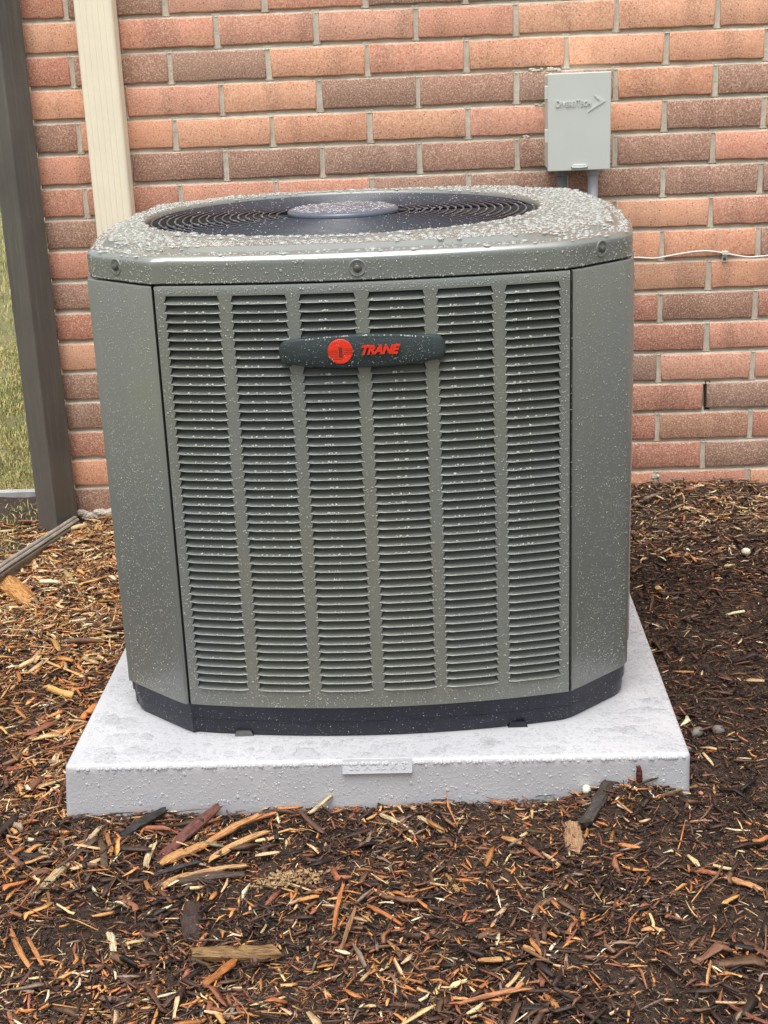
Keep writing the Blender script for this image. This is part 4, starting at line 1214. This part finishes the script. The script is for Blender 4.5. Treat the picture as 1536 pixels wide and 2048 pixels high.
# individually visible chips, sticks and stones
def wood_piece(name, a, b, wd, thick, colr, label, lift=6, lift2=None, ends=(.75, .65), seed=0, cat='wood chip'):
    rn = random.Random(seed+hash(label) % 1 + len(label)*13)
    a = Vector((a[0], a[1], 0)); b = Vector((b[0], b[1], 0))
    a.z = float(G(a.x, a.y))+lift; b.z = float(G(b.x, b.y))+(lift if lift2 is None else lift2)
    L = (b-a).length; mid = (a+b)/2
    ns, nc = 9, 8; rings = []
    bw = rn.uniform(-.05, .05)*L
    for i in range(ns):
        t = i/(ns-1); ws = ends[0]+(1-ends[0])*min(1, t*3.5) if t < .5 else ends[1]+(1-ends[1])*min(1, (1-t)*3.5)
        ws *= rn.uniform(.85, 1.1); ring = []; tw = rn.uniform(-.12, .12)*thick
        for k in range(nc):
            an = 2*math.pi*(k+.5)/nc
            ring.append(((t-.5)*L+rn.uniform(-.07, .07)*L*(1 if i in (0, ns-1) else .2), wd/2*ws*1.15*math.cos(an)*rn.uniform(.85, 1.1)+bw*(1-(2*t-1)**2), thick/2*ws*1.15*math.sin(an)*rn.uniform(.7, 1.2)+tw))
        rings.append(ring)
    mb = MB(); mb.loft(rings, True, True)
    me = mesh_np(name, mb.V, mb.F, False, mats=(BIGCHIP,)); fixn(me)
    o = link(name, me, None, tuple(mid), color=(*colr, 1))
    d = (b-a).normalized(); o.rotation_mode = 'QUATERNION'
    yy = Vector((0, 0, 1)).cross(d).normalized(); zz = d.cross(yy)
    o.rotation_quaternion = Matrix((d, yy, zz)).transposed().to_quaternion()
    return tag(o, label, cat)
PALE, GOLD, ORANGE, REDB, BLACK, TAN, BRN = (.62, .50, .30), (.50, .26, .085), (.46, .16, .045), (.17, .06, .045), (.022, .018, .018), (.50, .31, .16), (.11, .06, .036)
W = wood_piece
W('wood_chip', (-147, -1380), (-95, -1209), 14, 6, (.50, .40, .24), 'longest pale split wood sliver lying left of the pad front', 8, 12, (.8, .4))
W('bark_piece', (11, -1277), (77, -1171), 19, 10, REDB, 'thick reddish brown bark strip leaning at the pad front', 9, 20)
W('bark_piece', (-58, -1234), (-2, -1172), 17, 9, BLACK, 'black bark piece against the left part of the pad front', 9, 16)
W('wood_chip', (11, -1296), (80, -1257), 18, 9, GOLD, 'broad golden wood chip below the reddish bark strip', 8, 9)
W('bark_piece', (12, -1332), (65, -1299), 9, 5, (.04, .035, .04), 'flat slate black bark sliver between two golden chips', 9, 10)
W('wood_chip', (26, -1359), (61, -1321), 14, 7, (.52, .29, .12), 'small golden chip just under the slate black sliver', 8, 8)
W('wood_log', (89, -1505), (196, -1503), 23, 17, (.26, .15, .05), 'fibrous golden brown wood log lying level, lower left of centre', 9, 9, (.8, .85))
W('wood_chip', (114, -1571), (145, -1522), 12, 7, (.42, .15, .035), 'bright orange chip just below the golden brown log', 9, 9)
W('wood_log', (-517, -294), (-390, -433), 42, 22, (.58, .30, .10), 'large splintered golden wood chunk by the edging at the far left', 12, 10)
W('twig', (214, -1186), (246, -1166), 6.5, 5, PALE, 'pale twig end propped against the middle of the pad front', 6, 24, (.9, .9))
W('wood_chip', (320, -1199), (368, -1253), 7.5, 4, PALE, 'cream split stick in the mulch right of the propped twig', 11, 8, (.8, .8))
W('wood_chip', (377, -1215), (409, -1247), 7, 4, (.60, .45, .26), 'shorter cream stick parallel to the cream split stick', 10, 8, (.9, .9))
W('wood_chip', (265, -1468), (275, -1392), 5.5, 3, ORANGE, 'upright thin orange splinter, left of the crossed pair', 8, 22)
W('wood_chip', (276, -1511), (292, -1434), 5.5, 3, (.28, .15, .07), 'brown splinter crossing beside the thin orange splinter', 8, 20)
W('wood_chip', (307, -1422), (353, -1460), 6, 3.5, ORANGE, 'orange stick slanting down right from the crossed splinters', 12, 10)
W('twig', (-267, -931), (-189, -889), 12, 7, (.46, .22, .07), 'curved orange branch piece left of the pad', 8, 10)
W('wood_chip', (-157, -1454), (-114, -1524), 7, 3.5, (.52, .24, .08), 'longer of two orange splinters at the lower left', 8, 9)
W('wood_chip', (-132, -1468), (-102, -1514), 5.5, 3.5, (.50, .22, .08), 'shorter of two orange splinters at the lower left', 8, 9)
W('bark_piece', (595, -1239), (591, -1300), 25, 8, (.36, .22, .12), 'squarish tan bark flake below the right part of the pad', 9, 7, (.8, .7))
W('wood_log', (608, -1246), (657, -1172), 20, 15, (.045, .032, .025), 'dark rounded bark stick leaning below the heap at the pad', 9, 14, (.85, .8))
W('twig', (717, -1212), (791, -1142), 5.5, 4.5, (.25, .16, .08), 'long thin twig with a pale tip by the pad right corner', 10, 14, (.9, .8))
W('wood_chip', (779, -1391), (823, -1416), 10, 4.5, (.56, .29, .12), 'flat orange chip at the right edge of the mulch', 9, 8)
W('wood_chip', (448, -1539), (485, -1548), 9, 4, (.56, .32, .12), 'golden flat chip lying level in the lower middle', 9, 9)
W('wood_chip', (423, -1617), (506, -1604), 6.5, 4, (.45, .19, .08), 'long orange brown stick near the bottom edge', 10, 11, (.9, .6))
W('wood_chip', (524, -1611), (535, -1638), 9, 4, (.50, .21, .06), 'short orange chip right of the long orange brown stick', 9, 8)
W('wood_chip', (-28, -1458), (-12, -1505), 9, 4, (.64, .55, .36), 'pale cream chip standing out in the dark soil patch', 8, 8, (.9, .9))
W('wood_chip', (-7, -1308), (-5, -1250), 9.5, 4, (.58, .46, .27), 'pale yellowish chip left of the golden chips', 9, 12, (.9, .8))
W('twig', (730, -1629), (772, -1669), 6, 4, (.22, .07, .04), 'red brown stick at the bottom right corner', 9, 9, (.8, .8))
W('wood_chip', (837, -458), (849, -492), 11, 4, (.62, .38, .13), 'small curved ochre chip on the dark soil right of the condenser', 8, 8)
W('wood_chip', (65, -1272), (144, -1196), 11, 7, (.56, .27, .10), 'upper orange gold stick in the fanned pile below the pad', 10, 18)
W('wood_chip', (80, -1294), (155, -1235), 12, 7, (.60, .34, .14), 'golden split stick in the middle of the fanned pile', 9, 15)
W('wood_chip', (57, -1327), (136, -1303), 8, 5, (.52, .30, .13), 'narrow tan stick along the lower side of the fanned pile', 10, 11)
W('bark_piece', (13, -1354), (134, -1320), 15, 9, (.085, .052, .040), 'dark brown bark strip at the bottom of the fanned pile', 7, 8)
W('bark_piece', (70, -1393), (82, -1470), 26, 10, (.060, .035, .028), 'blocky dark brown bark chunk above the golden brown log', 8, 8)
W('wood_chip', (101, -1216), (163, -1188), 8, 6, (.50, .20, .07), 'short orange stick at the top of the fanned pile', 12, 16)
W('bark_piece', (699, -1171), (697, -1178), 9, 5, REDB, 'dark red sliver standing upright in the heap at the pad corner', 4, 34)

def stone(x_, y_, wd, m_, label, sunk=.25, seed=1):
    rn = random.Random(seed); mb = MB(); rings = []
    ph = [rn.uniform(.8, 1.15) for _ in range(10)]
    for t in (-.95, -.6, -.2, .2, .6, .95):
        q = math.sqrt(1-t*t)*wd/2*rn.uniform(.93, 1.05)
        rings.append([(q*ph[k]*math.cos(2*math.pi*k/10)*1.1, q*ph[(k+3) % 10]*math.sin(2*math.pi*k/10)*.85, t*wd*.38) for k in range(10)])
    mb.loft(rings, True, True)
    o = mb.build('stone', m_, None, True, loc=(x_, y_, float(G(x_, y_))+wd*.38*(1-sunk)+5), rot=(rn.uniform(-.3, .3), rn.uniform(-.3, .3), rn.uniform(0, 3)))
    fixn(o.data); return tag(o, label, 'stone')
stone(622, -1176, 19, STONEW, 'pale cream stone touching the pad front at the right', seed=3)
stone(1041, -322, 21, STONEW, 'smooth white pebble on the dark mulch far right of the condenser', seed=4)
stone(822, -975, 22, STONEG, 'grey stone in the soil beside the pad, nearer the pad', .75, seed=5)
stone(856, -973, 20, STONEG, 'angular grey stone beside the pad, the farther right of the two', .8, seed=6)
stone(793, -1157, 10, simple('pink_stone', (.45, .20, .13), .6), 'small pinkish pebble right of the pad corner', seed=7)
# crumbled rotten wood
mb = MB(); rn = random.Random(9)
for _ in range(150):
    a_ = rn.uniform(0, 6.28); q = rn.random()**.6
    x_ = 206+58*q*math.cos(a_)*.9-10; y_ = -1352+26*q*math.sin(a_)
    z_ = float(G(x_, y_))+4+12*(1-q*q)*rn.random()+2
    L = rn.uniform(3, 9); t_ = rn.uniform(0, 3.14); w_ = rn.uniform(1.2, 3.2)
    dx, dy = math.cos(t_)*L/2, math.sin(t_)*L/2; sx_, sy_ = -math.sin(t_)*w_/2, math.cos(t_)*w_/2; h = rn.uniform(1, 3); tz = rn.uniform(-2, 2)
    mb.add([(x_-dx-sx_, y_-dy-sy_, z_-tz), (x_+dx-sx_, y_+dy-sy_, z_+tz), (x_+dx+sx_, y_+dy+sy_, z_+tz), (x_-dx+sx_, y_-dy+sy_, z_-tz), (x_-dx*.7, y_-dy*.7, z_-tz+h), (x_+dx*.7, y_+dy*.7, z_+tz+h)],
           [(0, 1, 5, 4), (2, 3, 4, 5), (0, 4, 3), (1, 2, 5)])
o = mb.build('rotten_wood', BIGCHIP, None, color=(.56, .38, .20, 1)); tag(o, 'crumbled clump of pale rotten wood fibres below the pad, left of centre', 'wood')

# ------------------------------------------------------------------ grass
def grass(name, n, reg, hmin, hmax, dens_fn, seed, label, lie=.9):
    rg = np.random.default_rng(seed)
    x = rg.uniform(reg[0], reg[1], n); y = rg.uniform(reg[2], reg[3], n)
    ok = rg.random(n) < dens_fn(x, y); x, y = x[ok], y[ok]; n = len(x)
    h = rg.uniform(hmin, hmax, n); a = rg.uniform(0, 2*math.pi, n); ln = rg.uniform(.25, lie, n)
    w_ = rg.uniform(1.2, 2.4, n)
    z = G(x, y)-1
    P0 = np.stack([x, y, z], -1); d = np.stack([np.cos(a), np.sin(a), np.zeros(n)], -1); s_ = np.stack([-np.sin(a), np.cos(a), np.zeros(n)], -1)
    up_ = np.array([0, 0, 1.])
    m1 = P0+d*(h*ln*.4)[:, None]+up_*(h*.6)[:, None]*(1-ln*.4)[:, None]; tip = P0+d*(h*ln)[:, None]+up_*(h*(1-ln*.75))[:, None]
    V = np.stack([P0-s_*w_[:, None]/2, P0+s_*w_[:, None]/2, m1+s_*w_[:, None]*.4, m1-s_*w_[:, None]*.4, tip], 1)
    F = np.array([(0, 1, 2), (0, 2, 3), (3, 2, 4)]); F = (F[None]+(np.arange(n)*5)[:, None, None]).reshape(-1, 3)
    pal = np.array([(.50, .40, .16), (.34, .34, .10), (.20, .27, .06), (.11, .17, .035), (.60, .50, .26), (.10, .07, .035)])
    g_ = hashn(x, y, 260)-.3+.3*hashn(x, y, 700); p_ = rg.random(n)
    ci = np.where(p_ < .30+.25*g_, 0, np.where(p_ < .55+.15*g_, 1, np.where(p_ < .78, 2, np.where(p_ < .88, 3, np.where(p_ < .95, 4, 5)))))
    c = pal[ci]*rg.uniform(.8, 1.2, (n, 1)); C = np.ones((n, 5, 4)); C[..., :3] = c[:, None]
    me = mesh_np(name, V.reshape(-1, 3), F, False, C.reshape(-1, 4), (GRASS,))
    o = link(name, me, kind='stuff'); o['label'] = label; o['category'] = 'grass'
grass('lawn_grass', 70000, (-1700, -400, 185, 2300), 14, 30, lambda x, y: (.25+.75*sm(hashn(x, y, 150), .25, .5))*((x < -420+y*-.05)), 3, 'dormant yellow green lawn beyond the bronze post')
grass('lawn_grass_far', 60000, (-4500, -900, 2300, 9000), 35, 80, lambda x, y: np.ones_like(x), 4, 'dormant lawn stretching away behind the house corner')
grass('edge_grass', 5200, (-900, -400, -420, 170), 10, 26, lambda x, y: ((x < -410+(y+42)*.283)*(.05+.6*sm(hashn(x, y, 90), .4, .8))).astype(float), 5, 'thin dry grass in the soil between edging and rail', 1.2)
